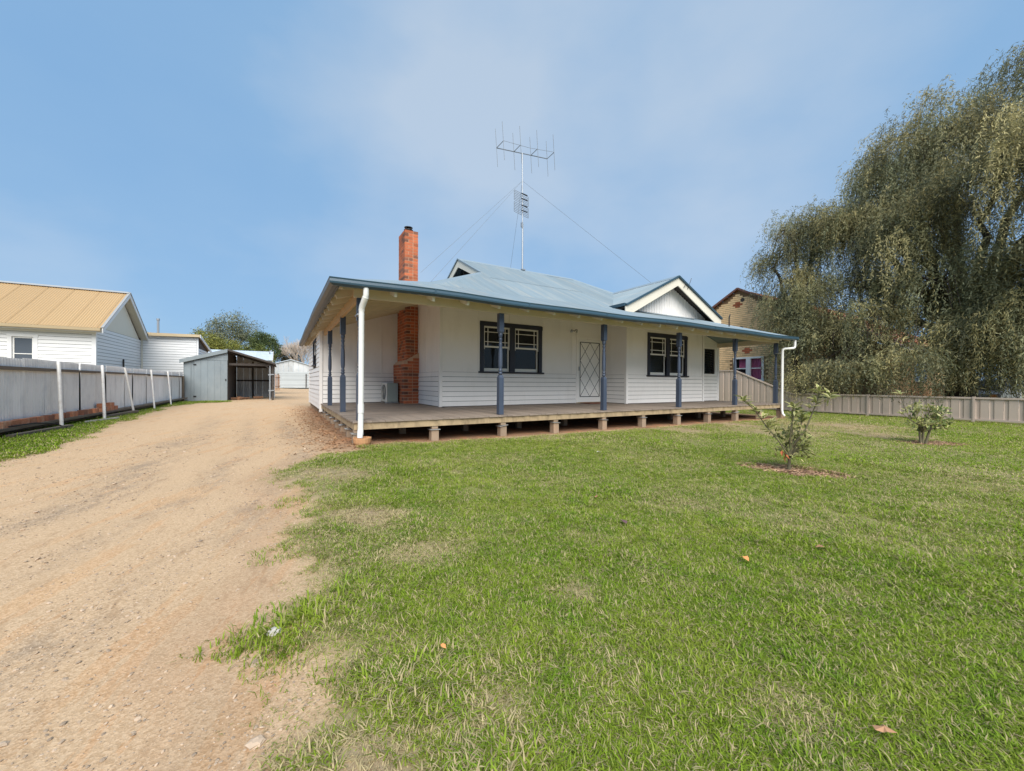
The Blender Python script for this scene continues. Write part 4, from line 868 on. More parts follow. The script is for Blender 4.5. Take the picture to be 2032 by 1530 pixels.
tag(obj('black_hose', MB().tube([(-3.6, 9.0, .285), (-3.5, 9.6, .29), (-3.42, 10.0, .24), (-3.30, 10.15, .13), (-3.2, 10.3, .11)], .011, 6), RUBBER), 'black hose drooping from the fence rail by the orange bricks', 'hose')

# ------------------------------------------------------------------ neighbour house on the left
nh = thing('neighbour_house', 'white weatherboard house with tan iron roof behind the left fence', 'house', (-12, 24, .1))
NX, NY, NW = -6.15, 21.1, 5.6; NR = NY + NW / 2; NE, NRZ = 2.98, 4.92
nfr = frame((-22, NY, 0), VX, -VY); nsd = frame((NX, NY, 0), VY, VX); nex = frame((NX - .1, 26.72, 0), VX, -VY)
NWN = (22 - 8.27, 22 - 7.74, 1.55, 2.56)
mb = MB(nfr); wall_with_holes(mb, 0, 22 + NX, .1, NE - .08, -.1, 0, [NWN]); obj('wall', mb, LAPDARK, nh)
obj('wall', MB().prism([(NX, NY + .002, .1), (NX, NY + NW, .1), (NX, NY + NW, NE - .1), (NX, NR, NRZ - .2), (NX, NY + .002, NE - .1)], (-.1, 0, 0)), LAPDARK, nh)
boards(nh, nfr, 22 - 12.0, 22 + NX - .08, .6, NE - .10, .134, NWHITE, [(NWN[0] - .10, NWN[1] + .10, NWN[2], NWN[3] + .1)], gapz=.011)
boards(nh, nsd, .08, NW, .6, 3.05, .134, NWHITE, gapz=.011)
obj('corner_board', MB().box(NX - .09, NX + .03, NY - .03, NY + .09, .1, NE - .1), NWHITE, nh)
obj('gable_sheet', MB().prism([(NX + .008, NY + .3, 3.06), (NX + .008, NY + NW - .3, 3.06), (NX + .008, NR, NRZ - .25)], (.012, 0, 0)), NCREAM, nh)
obj('downpipe', MB().tube([(NX + .06, NY + 2.9, .1), (NX + .06, NY + 2.9, 1.95)], .03, 8), DARKWOOD, nh)
wn = obj('window', MB(nfr).box(NWN[0] - .10, NWN[0], 0, .035, NWN[2] - .1, NWN[3]).box(NWN[1], NWN[1] + .10, 0, .035, NWN[2] - .1, NWN[3]).box(NWN[0] - .12, NWN[1] + .12, 0, .04, NWN[3], NWN[3] + .1), NWHITE, nh)
obj('sash', MB(nfr).box(NWN[0], NWN[0] + .05, -.05, -.01, NWN[2], NWN[3]).box(NWN[1] - .05, NWN[1], -.05, -.01, NWN[2], NWN[3]).box(NWN[0] + .05, NWN[1] - .05, -.05, -.01, NWN[3] - .05, NWN[3]).box(NWN[0] + .05, NWN[1] - .05, -.05, -.01, 1.93, 1.96), WHITE2, wn)
obj('pane', MB(nfr).box(NWN[0] + .05, NWN[1] - .05, -.04, -.03, NWN[2], 1.93), GLASSN, wn); obj('pane', MB(nfr).box(NWN[0] + .05, NWN[1] - .05, -.04, -.03, 1.96, NWN[3] - .05), GLASSN, wn)
obj('blind', MB(nfr).box(NWN[0], NWN[1], -.09, -.08, NWN[2], NWN[3]), CURTW, wn)
ns = (NRZ - NE) / (NR - NY + .35); nc = math.sqrt(1 + ns * ns); ov = .28
corr_sheets(nh, (-22, NY - .35, NE), VX, (0, 1, ns), [(0, 0), (22 + NX + ov, 0), (22 + NX + ov, (NR - NY + .35) * nc), (0, (NR - NY + .35) * nc)], TANROOF)
corr_sheets(nh, (-22, 2 * NR - NY + .35, NE), VX, (0, -1, ns), [(0, 0), (22 + NX + ov, 0), (22 + NX + ov, (NR - NY + .35) * nc), (0, (NR - NY + .35) * nc)], TANROOF)
obj('ridge_cap', MB().prism([(-22, NR - .16, NRZ - .04), (-22, NR, NRZ + .05), (-22, NR + .16, NRZ - .04)], (22 + NX + ov, 0, 0)), CAPMETAL, nh)
obj('gutter', MB().prism([(-22, NY - .33, NE - .12), (-22, NY - .45, NE - .11), (-22, NY - .47, NE - .01), (-22, NY - .33, NE - .0)], (22 + NX + ov - .02, 0, 0)), TANGUT, nh)
obj('fascia', MB().box(-22, NX + ov - .03, NY - .33, NY - .28, NE - .16, NE - .02), NWHITE, nh); obj('soffit', MB().box(-22, NX + ov - .03, NY - .279, NY - .03, NE - .14, NE - .12), NCREAM, nh)
for sgn in (-1, 1):
    ft = Vector((NX + ov, NR + sgn * (NR - NY + .35), NE)); tp = Vector((NX + ov, NR, NRZ))
    obj('barge_board', MB().prism([ft + Vector((0, 0, -.02)), tp + Vector((0, 0, -.02)), tp + Vector((0, 0, -.2)), ft + Vector((0, 0, -.19))], (.03, 0, 0)), NWHITE, nh)
    obj('barge_cap', MB().bar(ft + Vector((.01, 0, .02)), tp + Vector((.01, 0, .02)), .08, .03), CAPMETAL, nh)
    obj('verge_soffit', MB().prism([ft + Vector((-.01, 0, -.1)), tp + Vector((-.01, 0, -.1)), tp + Vector((-.01, 0, -.12)), ft + Vector((-.01, 0, -.12))], (-ov + .0, 0, 0)), NCREAM, nh)
# rear skillion wing
nx1 = -3.86
obj('wall', MB().prism([(NX - 2, 26.72, .1), (nx1, 26.72, .1), (nx1, 26.72, 3.32), (NX - 2, 26.72, 3.32)], (0, .1, 0)), LAPDARK, nh)
obj('wall', MB().prism([(nx1, 26.821, .1), (nx1, 30.2, .1), (nx1, 30.2, 2.8), (nx1, 26.821, 3.34)], (-.1, 0, 0)), LAPDARK, nh)
boards(nh, nex, .15, nx1 - NX + .04, .8, 3.30, .134, NWHITE, gapz=.011); boards(nh, frame((nx1, 26.74, 0), VY, VX), .02, 3.4, .8, 2.75, .134, NWHITE, gapz=.011)
obj('corner_board', MB().box(nx1 - .05, nx1 + .03, 26.69, 26.77, .1, 3.3), NWHITE, nh); obj('corner_board', MB().box(NX + .03, NX + .09, 26.66, 26.72, .1, 3.3), NCREAM, nh)
obj('wing_roof', MB().prism([(NX - 2, 26.5, 3.36), (nx1 + .12, 26.5, 3.42), (nx1 + .12, 30.4, 2.82), (NX - 2, 30.4, 2.78)], (0, 0, .05)), TANROOF, nh); obj('wing_fascia', MB().prism([(NX + .35, 26.47, 3.28), (nx1 + .12, 26.47, 3.33), (nx1 + .12, 26.47, 3.47), (NX + .35, 26.47, 3.42)], (0, .03, 0)), TANGUT, nh)
obj('barge_board', MB().prism([(nx1 + .125, 26.5, 3.30), (nx1 + .125, 30.4, 2.70), (nx1 + .125, 30.4, 2.86), (nx1 + .125, 26.5, 3.46)], (.03, 0, 0)), NWHITE, nh)
tag(obj('vent_pipe', MB().tube([(-5.55, 27.1, 3.3), (-5.55, 27.1, 4.15)], .05, 10).tube([(-5.55, 27.1, 4.15), (-5.55, 27.1, 4.25)], .07, 10), STEEL), 'thin grey vent pipe rising from the rear wing of the tan roofed house', 'pipe')

# ------------------------------------------------------------------ iron shed at the end of the drive
sh = thing('iron_shed', 'grey iron shed with a closed door on the left and an open bay', 'shed', (-2.1, 25, .1))
SX0, SXM, SX1, SY, SYB = -3.72, -2.13, -.33, 22.3, 26.4
zr = lambda x: 2.45 - (.315 * (SXM - x) if x < SXM else .315 * (x - SXM))
def ribs(parent, x0, x1, y, ztop, z0, mat, name='iron_sheet', wd=.25):
    x = x0
    while x < x1 - .02:
        b = min(x + wd, x1); zt = ztop
        mb = MB(); mb.prism([(x + .003, y, z0), (b - .003, y, z0), (b - .003, y, zt(b) if callable(zt) else zt), (x + .003, y, zt(x) if callable(zt) else zt)], (0, .012, 0)); mb.box(x + .002, x + .018, y - .014, y - .001, z0 + .002, (zt(x) if callable(zt) else zt) - .01)
        obj(name, mb, mat, parent); x = b
ribs(sh, SX0, -3.35, SY, 1.93, .08, SHEDM)
dr_ = obj('door', MB().box(-3.345, -2.14, SY - .022, SY - .005, .10, 1.94), SHEDM, sh)
x = -3.345
while x < -2.16: obj('door_sheet', MB().box(x + .004, min(x + .24, -2.14) - .004, SY - .034, SY - .023, .11, 1.93), SHEDM, dr_); x += .24
obj('hinge', MB().box(-3.37, -3.27, SY - .05, SY - .036, .28, .34).box(-3.37, -3.27, SY - .05, SY - .036, 1.70, 1.76), BLACK, dr_); obj('handle', MB().box(-2.22, -2.18, SY - .06, SY - .036, 1.02, 1.10), BLACK, dr_)
z = 1.95
while z < 2.3:
    x0 = max(SX0, SXM - (2.45 - z - .05) / .315)
    obj('gable_board', MB().box(x0, SXM - .0, SY - .02, SY - .003, z, z + .115), SHEDM, sh); z += .12
obj('wall', MB().box(SX0, SX0 + .02, SY + .02, SYB, .05, 1.9), SHEDM, sh); obj('wall', MB().box(SXM - .01, SXM + .01, SY + .02, SYB, .05, 2.35), DARKWOOD, sh)
ribs(sh, SXM + .02, SX1, SYB, lambda x: zr(x) - .04, .12, SHEDI, 'back_sheet', .30)
for z in (1.0, 1.75): obj('girt', MB().box(SXM + .02, SX1, SYB - .06, SYB - .01, z, z + .08), DARKWOOD, sh)
obj('wall_post', MB().box(-1.4, -1.33, SYB - .07, SYB - .012, .05, 2.1), DARKWOOD, sh)
obj('side_wall', MB().box(SX1, SX1 + .02, SY + 2.6, SYB, .05, 1.82), SHEDI, sh)
rp = obj('roof_post', MB().box(SX1 - .07, SX1 + .02, SY + .1, SY + .19, .05, 1.82), DARKWOOD, sh); obj('roof_post', MB().box(SX1 - .16, SX1 - .12, SY + .05, SY + .09, .05, 1.75), STEEL, sh)
obj('gate_bar', MB().bar((SX1 - .22, SY + .07, 1.32), (SX1 + .02, SY + .07, 1.34), .03, .05).bar((SX1 - .2, SY + .07, .55), (SX1 + .02, SY + .07, .56), .03, .05), STEEL, sh)
for y in (SY + .02, SY + 2.2): obj('roof_beam', MB().box(SXM + .02, SX1, y + .1, y + .17, 1.74, 1.84), DARKWOOD, sh)
for sgn, xa in ((-1, SX0 - .12), (1, SX1 + .1)):
    O = (xa, SY - .12, zr(xa) + .02); sl = .315
    corr_sheets(sh, O, VY, (-sgn, 0, sl), [(0, 0), (SYB - SY + .3, 0), (SYB - SY + .3, abs(SXM - xa) * math.sqrt(1 + sl * sl)), (0, abs(SXM - xa) * math.sqrt(1 + sl * sl))], SHEDR)
    obj('roof_shade_sheet', MB().prism([(xa, SY - .1, zr(xa) - .02), (SXM, SY - .1, 2.43), (SXM, SY - .1, 2.41), (xa, SY - .1, zr(xa) - .04)], (0, SYB - SY + .25, 0)), DARKWOOD, sh)  # dark sheet added under the pale roofing so its underside reads shaded
    obj('barge_board', MB().prism([(xa, SY - .14, zr(xa) - .13), (SXM, SY - .14, 2.45 - .13), (SXM, SY - .14, 2.48), (xa, SY - .14, zr(xa) + .03)] if sgn < 0 else [(xa, SY - .14, zr(xa) - .05), (SXM, SY - .14, 2.40), (SXM, SY - .14, 2.47), (xa, SY - .14, zr(xa) + .02)], (0, .02, 0)), SHEDM if sgn < 0 else DARKWOOD, sh)
obj('brace', MB().bar((SX1 - .04, SY + .14, 1.5), (SX1 - .35, SY + .14, 1.78), .05, .05), DARKWOOD, sh)
# firewood in the open bay
fw_g = 'split logs lying in the open shed bay'
for q, (x, y, r, a, lab) in enumerate(((-1.95, 23.6, .06, .3, 'dark split log against the shed partition, left end of the pile'), (-1.72, 23.4, .07, 1.2, 'reddish log at the front of the pile in the open shed'), (-1.55, 23.8, .055, .8, 'small brown log in the middle of the shed woodpile'), (-1.80, 23.75, .08, 1.5, 'thick log at the back of the shed woodpile'), (-1.05, 24.6, .065, .2, 'single log set apart near the middle shed post'))):
    c = Vector((x, y, gzf(x, y) + r)); d = Vector((math.cos(a), math.sin(a), .02)) * .22
    tag(obj('firewood_log', MB().tube([c - d, c + d], [r, r * .9], 7), WOODCUT), lab, 'log', fw_g)
# second shed behind it
s2 = thing('pale_roofed_shed', 'second shed behind with a pale blue roof sloping towards the drive', 'shed', (-2.3, 34, .1))
corr_sheets(s2, (-4.6, 33.0, 2.50), VX, (0, 1, .34), [(0, 0), (4.05, 0), (4.05, 2.4), (0, 2.4)], SHEDR)
obj('wall', MB().box(-4.5, -.65, 33.2, 33.26, .1, 2.45), SHEDM, s2); obj('wall', MB().prism([(-.66, 33.27, .1), (-.66, 35.2, .1), (-.66, 35.2, 3.1), (-.66, 33.27, 2.5)], (.03, 0, 0)), CREAMW, s2)
obj('barge_board', MB().prism([(-.54, 32.95, 2.38), (-.54, 35.3, 3.16), (-.54, 35.3, 3.3), (-.54, 32.95, 2.54)], (.03, 0, 0)), CREAMW, s2)
obj('roof_pole', MB().tube([(-.75, 34.6, 2.9), (-.75, 34.6, 3.25), (-.6, 34.6, 3.3)], .04, 8), STEEL, s2)
# far shed and rear fence
s3 = thing('rear_gable_shed', 'low grey gabled shed behind the rear fence at the end of the drive', 'shed', (1.2, 64, .1))
ap = (1.15, 4.05); x0_, x1_ = -1.6, 3.9
x = x0_
while x < x1_:
    b = min(x + .62, x1_); zt = lambda q: ap[1] - abs(q - ap[0]) * .30
    obj('gable_sheet', MB().prism([(x + .01, 64, .1), (b - .01, 64, .1), (b - .01, 64, zt(b)), (x + .01, 64, zt(x))], (0, .04, 0)), SHEDI, s3); x = b
for sgn in (-1, 1): obj('roof', MB().prism([(ap[0], 63.8, ap[1] + .02), (ap[0] + sgn * 3.0, 63.8, ap[1] - .88), (ap[0] + sgn * 3.0, 63.8, ap[1] - .80), (ap[0], 63.8, ap[1] + .10)], (0, 8, 0)), SHEDR, s3)
rf = thing('rear_iron_fence', 'pale horizontal iron fence across the far end of the drive', 'fence', (1.3, 60, .1))
for k in range(9):
    z = .22 + k * .23; obj('fence_sheet', MB().prism([(-.35, 60, z), (4.2, 60, z), (4.2, 60.03, z + .235), (-.35, 60.03, z + .235)], (0, .02, 0)), REARF, rf)
for x in (-.35, 2.9): obj('fence_post', MB().box(x - .05, x + .05, 59.88, 59.96, .05, 2.05), DARKWOOD, rf)
gt = thing('picket_gate', 'old reddish timber gate leaning beside the shed', 'gate', (-.35, 45, .1))
for k in range(6): obj('picket', MB().box(-.52 + k * .07, -.48 + k * .07, 45 + k * .5, 45.03 + k * .5, .1, 1.75 - .1 * (k % 2)), WOODCUT, gt)
for z in (.5, 1.4): obj('gate_rail', MB().bar((-.55, 45, z), (-.1, 47.6, z), .05, .06), WOODCUT, gt)

# ------------------------------------------------------------------ taupe fence on the right
RX = 17.6
rfn = thing('steel_panel_fence', 'taupe ribbed steel fence stepping down from full height to low', 'fence', (RX, 5, -.1))
def ftop(y): return .64 if y < 7.9 else (.64 + (y - 7.9) / 2.25 * .98 if y < 10.15 else 1.62)
posts = [-6.6, -4.2, -1.75, .67, 3.08, 5.5, 7.9, 10.15, 12.55, 14.95, 17.3]
for a, b in zip(posts[:-1], posts[1:]):
    n = 9; wd = (b - a - .06) / n; za = .0
    for k in range(n):
        y0_ = a + .03 + k * wd; y1_ = y0_ + wd
        mb = MB(); prof = [(y0_ + .002, 0), (y0_ + wd * .62, 0), (y0_ + wd * .70, -.022), (y0_ + wd * .92, -.022), (y1_ - .002, 0)]
        vs = []
        for y, dx in prof: vs += [(RX + dx * -1, y, za - .0), (RX + dx * -1, y, ftop(y) - .02)]
        mb._add(vs, [(2 * q, 2 * q + 1, 2 * q + 3, 2 * q + 2) for q in range(len(prof) - 1)]); obj('fence_sheet', mb, COLORB, rfn)
    obj('top_rail', MB().bar((RX, a + .03, ftop(a + .03) - .01), (RX, b - .03, ftop(b - .03) - .01), .065, .05), COLORB, rfn); obj('bottom_rail', MB().bar((RX, a + .03, za), (RX, b - .03, za), .065, .05), COLORB, rfn)
for y in posts: obj('fence_post', MB().box(RX - .045, RX + .045, y - .029, y + .029, -.2, ftop(y) + .03).box(RX - .05, RX - .0451, y - .008, y + .008, -.2, ftop(y)), COLORB, rfn)

# ------------------------------------------------------------------ cream brick house on the right
bh = thing('brick_house', 'cream brick house with orange tile roof behind the large tree', 'house', (27, 11, -.1))
BXW = 21.0; BYC, BRZ, BSL = 11.96, 6.02, .57; by0, by1 = 6.35, 17.6
bfr = frame((BXW, by1, 0), -VY, -VX); sY = lambda y: by1 - y
BW = (sY(12.20), sY(10.66), 1.26, 2.42)
mb = MB(bfr); wall_with_holes(mb, 0, by1 - by0, -.1, 2.78, -.22, -.014, [BW]); obj('wall', mb, MORTARC, bh)
obj('wall', MB().prism([(BXW + .014, by0, 2.782), (BXW + .014, by1, 2.782), (BXW + .014, BYC, BRZ - .02)], (.2, 0, 0)), MORTARC, bh)
obj('front_wall', MB().box(BXW + .25, 34, by0, by0 + .2, -.1, 2.7), BRICKC, bh)
bst, nb, rows = MB(bfr), 0, 0; brr = MB(bfr); CH = .103
ORN = [(sY(12.10), 5.22), (sY(12.05), 3.62), (sY(11.55), 2.72)]
z = .55; r = 0; cand = []
while z < 5.9:
    zt = z + CH - .018; half = (BRZ - .1 - zt) / BSL if zt > 2.6 else 9
    s = .0 - (.13 if r % 2 else 0)
    while s < by1 - 8.0:
        a, b = s + .006, s + .254; ys = by1 - (a + b) / 2
        ok = a > 0 and abs(ys - BYC) + .1 < half and ys < 14.6
        if BW[2] - .12 < z + .05 < BW[3] + .02 and BW[0] - .02 < b and a < BW[1] + .02: ok = False
        if ok: cand.append((a, b, z, zt))
        s += .26
    z += CH; r += 1
cand.sort(key=lambda c: (abs(by1 - c[0] - 11.2) + .6 * abs(c[2] - 2.6)))
me_c = mesh_of('brick', MB().box(-.012, .012, -.124, .124, 0, CH - .018), BRICKC, (0, 0, 0)); me_r = mesh_of('brick', MB().box(-.014, .014, -.124, .124, 0, CH - .018), BRICKR, (0, 0, 0))
for k, (a, b, z, zt) in enumerate(cand):
    red = any(abs((a + b) / 2 - os) < (.27 if abs(z + .045 - oz) < .055 else .14) and abs(z + .045 - oz) < .16 for os, oz in ORN)
    if k < 290 or red: inst('brick', me_r if red else me_c, bh, (BXW + random.uniform(-.0025, .0025), by1 - (a + b) / 2, z))
    else: j = random.uniform(-.003, .003); bst.box(a, b, -.012 + j, .012 + j, z, zt)
obj('brick', bst, BRICKC, bh, kind='stuff')
for y, z in ((11.75, 5.45), (11.80, 3.95)): obj('wall_vent', MB().tube([(BXW - .02, y, z), (BXW + .02, y, z)], .11, 12), DARKWOOD, bh)
bw_ = obj('window', MB(bfr).box(BW[0], BW[0] + .09, -.06, .02, BW[2], BW[3]).box(BW[1] - .09, BW[1], -.06, .02, BW[2], BW[3]).box((BW[0] + BW[1]) / 2 - .1, (BW[0] + BW[1]) / 2 + .1, -.06, .02, BW[2], BW[3] - .09).box(BW[0] + .09, BW[1] - .09, -.06, .021, BW[3] - .09, BW[3]), WHITE2, bh)
obj('sill', MB(bfr).box(BW[0] - .05, BW[1] + .05, -.06, .06, BW[2] - .1, BW[2] - .002), WHITE2, bw_)
m_ = (BW[0] + BW[1]) / 2
for a, b in ((BW[0] + .09, m_ - .1), (m_ + .1, BW[1] - .09)):
    obj('sash', MB(bfr).box(a, b, -.05, -.01, 1.80, 1.85).box(a, a + .03, -.05, -.012, BW[2], 1.80).box(b - .03, b, -.05, -.012, BW[2], 1.80).box(a, a + .03, -.05, -.012, 1.85, BW[3] - .09).box(b - .03, b, -.05, -.012, 1.85, BW[3] - .09), WHITE2, bw_)
    obj('pane', MB(bfr).box(a + .03, b - .03, -.04, -.03, BW[2], 1.80), GLASSC, bw_); obj('pane', MB(bfr).box(a + .03, b - .03, -.04, -.03, 1.85, BW[3] - .09), GLASSC, bw_)
def curtain(mb, a, b, y, z0, z1):
    n = 40; vs = []
    for k in range(n + 1):
        s = a + (b - a) * k / n; d = y + .018 * math.sin(k * 1.35 + .6 * math.sin(k * .4)); vs += [(s, d, z0), (s, d, z1)]
    return mb._add(vs, [(2 * q, 2 * q + 2, 2 * q + 3, 2 * q + 1) for q in range(n)])
obj('curtain', curtain(MB(bfr), BW[0] + .22, m_ - .02, -.16, 1.85, BW[3]), CURT, bw_, smooth=True); obj('curtain', curtain(MB(bfr), m_ + .06, BW[1], -.16, BW[2], BW[3]), CURT, bw_, smooth=True)
obj('room_wall', MB(bfr).box(BW[0] - .3, BW[1] + .3, -.6, -.55, BW[2] - .3, BW[3] + .2), ROOM, bw_)
# tiled roof: rows of tiles
for sgn, mat in ((-1, TILE), (1, TILE)):
    n = 20; ye = BYC + sgn * (BYC - by0 + .45); ze = BRZ - abs(ye - BYC) * BSL
    for k in range(n):
        f0, f1 = k / n, (k + 1) / n
        p0 = Vector((BXW - .1, ye + (BYC - ye) * f0, ze + (BRZ - ze) * f0 + .07)); p1 = Vector((BXW - .1, ye + (BYC - ye) * f1, ze + (BRZ - ze) * f1 + .035))
        obj('tile_course', MB().prism([p0, p1, p1 + Vector((0, 0, -.03)), p0 + Vector((0, 0, -.03))], (13.5, 0, 0)), mat, bh)
    obj('barge_tile', MB().bar((BXW - .11, ye, ze + .06), (BXW - .11, BYC, BRZ + .06), .09, .10), stdmat('dark_barge_tile', (.17, .08, .06), .7, .2, 3, rv=0) if sgn < 0 else bpy.data.materials['dark_barge_tile'], bh)
obj('gutter', MB().box(BXW, 34, by0 - .5, by0 - .38, 2.52, 2.62), WHITE2, bh); obj('eave_lining', MB().box(BXW, 34, by0 - .38, by0, 2.58, 2.60), CREAMW, bh)
fw_ = obj('window', MB().box(25.6, 27.4, by0 - .03, by0 - .002, 1.15, 1.2).box(25.6, 25.68, by0 - .03, by0 - .002, 1.2, 2.0).box(27.32, 27.4, by0 - .03, by0 - .002, 1.2, 2.0).box(25.6, 27.4, by0 - .03, by0 - .002, 2.0, 2.08), WHITE2, bh); obj('pane', MB().box(25.68, 27.32, by0 - .02, by0 - .012, 1.2, 2.0), GLASSN, fw_)
obj('porch_wall', MB().box(25.0, 29.0, 5.4, 5.6, -.1, .95), BRICKC, bh); obj('porch_coping', MB().box(24.95, 29.05, 5.35, 5.65, .953, 1.02), PALE, bh)

# ------------------------------------------------------------------ car glimpsed below the tree
car = thing('parked_car', 'silver car parked beyond the low fence, glimpsed under the tree', 'car', (27.5, 4.6, -.1))
c0 = 25.6
side = [(0, .35), (.05, .75), (.75, .88), (1.35, 1.32), (2.55, 1.38), (3.35, .98), (4.1, .92), (4.2, .4)]
obj('body', MB().prism([(c0 + x, 3.75, z - .1) for x, z in side], (0, 1.7, 0)), SILVER, car)
for y in (3.742, 5.452): obj('side_window', MB().prism([(c0 + .98, y, .82), (c0 + 1.42, y, 1.15), (c0 + 2.5, y, 1.2), (c0 + 3.05, y, .86)], (0, .006, 0)), GLASSN, car)
obj('windscreen', MB().prism([(c0 + 2.62, 3.87, 1.26), (c0 + 2.62, 5.33, 1.26), (c0 + 3.3, 5.33, .915), (c0 + 3.3, 3.87, .915)], (.012, 0, .018)), GLASSN, car)
obj('rear_window', MB().prism([(c0 + .78, 3.87, .80), (c0 + .78, 5.33, .80), (c0 + 1.33, 5.33, 1.21), (c0 + 1.33, 3.87, 1.21)], (-.012, 0, .018)), GLASSN, car)
for x in (c0 + .8, c0 + 3.3):
    for y in (3.74, 5.28): wl = obj('wheel', MB().tube([(x, y, .21), (x, y + .18, .21)], .31, 18), RUBBER, car); obj('rim', MB().tube([(x, y - .006, .21), (x, y + .186, .21)], .19, 14), STEEL, wl)
for y in (3.85, 5.1): obj('headlight', MB().box(c0 + 4.13, c0 + 4.2, y, y + .25, .55, .7), WHITE2, car); obj('tail_light', MB().box(c0 - .0, c0 + .05, y, y + .2, .5, .62), LEAFO, car)
# ------------------------------------------------------------------ trees
def diamonds(base, dirn, length, width, col, roll=None):
    """leaf diamonds: base (N,3), unit direction (N,3), length (N), width (N), colour (N,3)"""
    n = len(base); r = RNG.normal(size=(n, 3)) if roll is None else roll
    side = np.cross(dirn, r); side /= np.linalg.norm(side, axis=1, keepdims=True) + 1e-9
    mid = base + dirn * (length * .45)[:, None]; tip = base + dirn * length[:, None]
    V = np.stack([base, mid + side * (width / 2)[:, None], tip, mid - side * (width / 2)[:, None]], 1).reshape(-1, 3)
    F = np.arange(4 * n).reshape(n, 4); return V, F, np.repeat(col, 4, axis=0)
def palette(n, cols, jit=.18):
    c = np.array(cols)[RNG.integers(0, len(cols), n)]; return c * (1 + jit * RNG.normal(size=(n, 1))).clip(.5, 1.6)
def limbs(mb, p0, tips, r0, wob=.25, n=7):
    p0 = Vector(p0)
    for tp, r1 in tips:
        tp = Vector(tp); pts = []
        for k in range(n + 1):
            f = k / n; p = p0.lerp(tp, f); p.z += .35 * math.sin(f * PI) * (tp - p0).length * .12
            if 0 < k < n: p += Vector((random.uniform(-1, 1), random.uniform(-1, 1), random.uniform(-.5, .5))) * wob * .5
            pts.append(p)
        mb.tube(pts, [r0 * (1 - k / n) + r1 * k / n for k in range(n + 1)], 8)
    return mb
def weeping_crown(lobes, per, cols, lmin, lmax, zfloor, leaf=(.08, .17), lw=.022, step=.046, tipfrac=.35):
    B, D, Ln, W_, Cc, T = [], [], [], [], [], []
    for (cx, cy, cz, rr, wgt) in lobes:
        n = int(per * wgt)
        K = max(5, int(n / 26))                                                 # strands hang in tassels that share colour and length
        d = RNG.normal(size=(K, 3)); d[:, 2] = np.abs(d[:, 2]) * .9 - .25; d /= np.linalg.norm(d, axis=1, keepdims=True)
        rad = rr * RNG.uniform(.35, 1.0, K) ** .5 * (1 + .20 * RNG.normal(size=K)).clip(.65, 1.35)
        cl = RNG.integers(0, K, n)
        p0 = (np.array([cx, cy, cz]) + d * rad[:, None])[cl] + RNG.normal(0, .27, (n, 3)) * np.array([1, 1, .8])
        out = d[cl] + RNG.normal(0, .35, (n, 3)); out[:, 2] = 0; out /= np.linalg.norm(out, axis=1, keepdims=True) + 1e-6
        cc = palette(K, cols, .28)[cl]; ln = (lmin + (lmax - lmin) * RNG.uniform(0, 1, K) ** 2.1)[cl] * RNG.uniform(.5, 1.25, n)
        for i in range(n):
            L_ = min(ln[i], max(.3, p0[i, 2] - zfloor - RNG.uniform(0, .5))); m = max(4, int(L_ / step)); t = (np.arange(m) + RNG.uniform(0, 1)) / m
            o = .55 * min(1, L_) * (1 - np.exp(-3 * t)); sway = RNG.normal(0, .06, 2)
            P = p0[i] + out[i] * o[:, None]; P[:, 2] += .16 * np.sin(np.minimum(t * 3, PI)) - L_ * t ** 1.15; P[:, 0] += sway[0] * t * L_; P[:, 1] += sway[1] * t * L_
            dd = RNG.normal(size=(m, 3)) * .55; dd[:, 2] -= .75; dd += out[i] * (.6 * (1 - t))[:, None]; dd /= np.linalg.norm(dd, axis=1, keepdims=True)
            B.append(P + RNG.normal(0, .02, (m, 3))); D.append(dd); k = RNG.uniform(leaf[0], leaf[1], m); Ln.append(k); W_.append(np.full(m, lw) * RNG.uniform(.7, 1.4, m))
            Cc.append(cc[i] * (1 + .15 * RNG.normal(size=(m, 1))).clip(.6, 1.5) * (1 + .25 * (1 - t))[:, None]); T.append(np.stack([P[0], P[-1]]))
    return diamonds(np.concatenate(B), np.concatenate(D), np.concatenate(Ln), np.concatenate(W_), np.concatenate(Cc)), T
PEP = [(.20, .19, .092), (.235, .218, .105), (.16, .163, .085), (.28, .245, .115), (.18, .185, .105), (.31, .265, .115), (.135, .14, .078)]
def pepper(name, label, base, r0, fork, lobes, per, lmin, lmax, zfloor):
    t = thing(name, label, 'tree', base, 'weeping peppercorn trees behind the low fence')
    mb = MB(); f = Vector(fork); mb.tube([Vector(base) + Vector((0, 0, -.1)), Vector(base).lerp(f, .3) + Vector((.06, .05, 0)), Vector(base).lerp(f, .65) + Vector((-.05, .08, 0)), f], [r0 * 1.25, r0, r0 * .9, r0 * .85], 12); obj('trunk', mb, BARK, t, smooth=True)
    for (cx, cy, cz, rr, wgt) in lobes: obj('limb', limbs(MB(), f + Vector((random.uniform(-.1, .1), random.uniform(-.1, .1), 0)), [((cx, cy, cz + .1 * rr), .05)], r0 * .42, .5), BARK, t, smooth=True)
    (V, F, c), T = weeping_crown(lobes, per, PEP, lmin, lmax, zfloor)
    obj_np('crown', V, F, LEAF, t, c, kind='stuff')
    tw = MB()
    for (cx, cy, cz, rr, wgt) in lobes:
        for k in range(int(12 * wgt + 4)):
            d = Vector(RNG.normal(size=3)); d.z = d.z * .35; d.normalize(); p = Vector((cx, cy, cz)); e_ = p + d * rr * .7
            tw.tube([p, p.lerp(e_, .5) + Vector((0, 0, .15)), e_, e_ + Vector((d.x * .3, d.y * .3, -.5 - random.random() * .8))], [.03, .022, .014, .006], 5)
    obj('twigs', tw, BARK, t, kind='stuff')
    return t
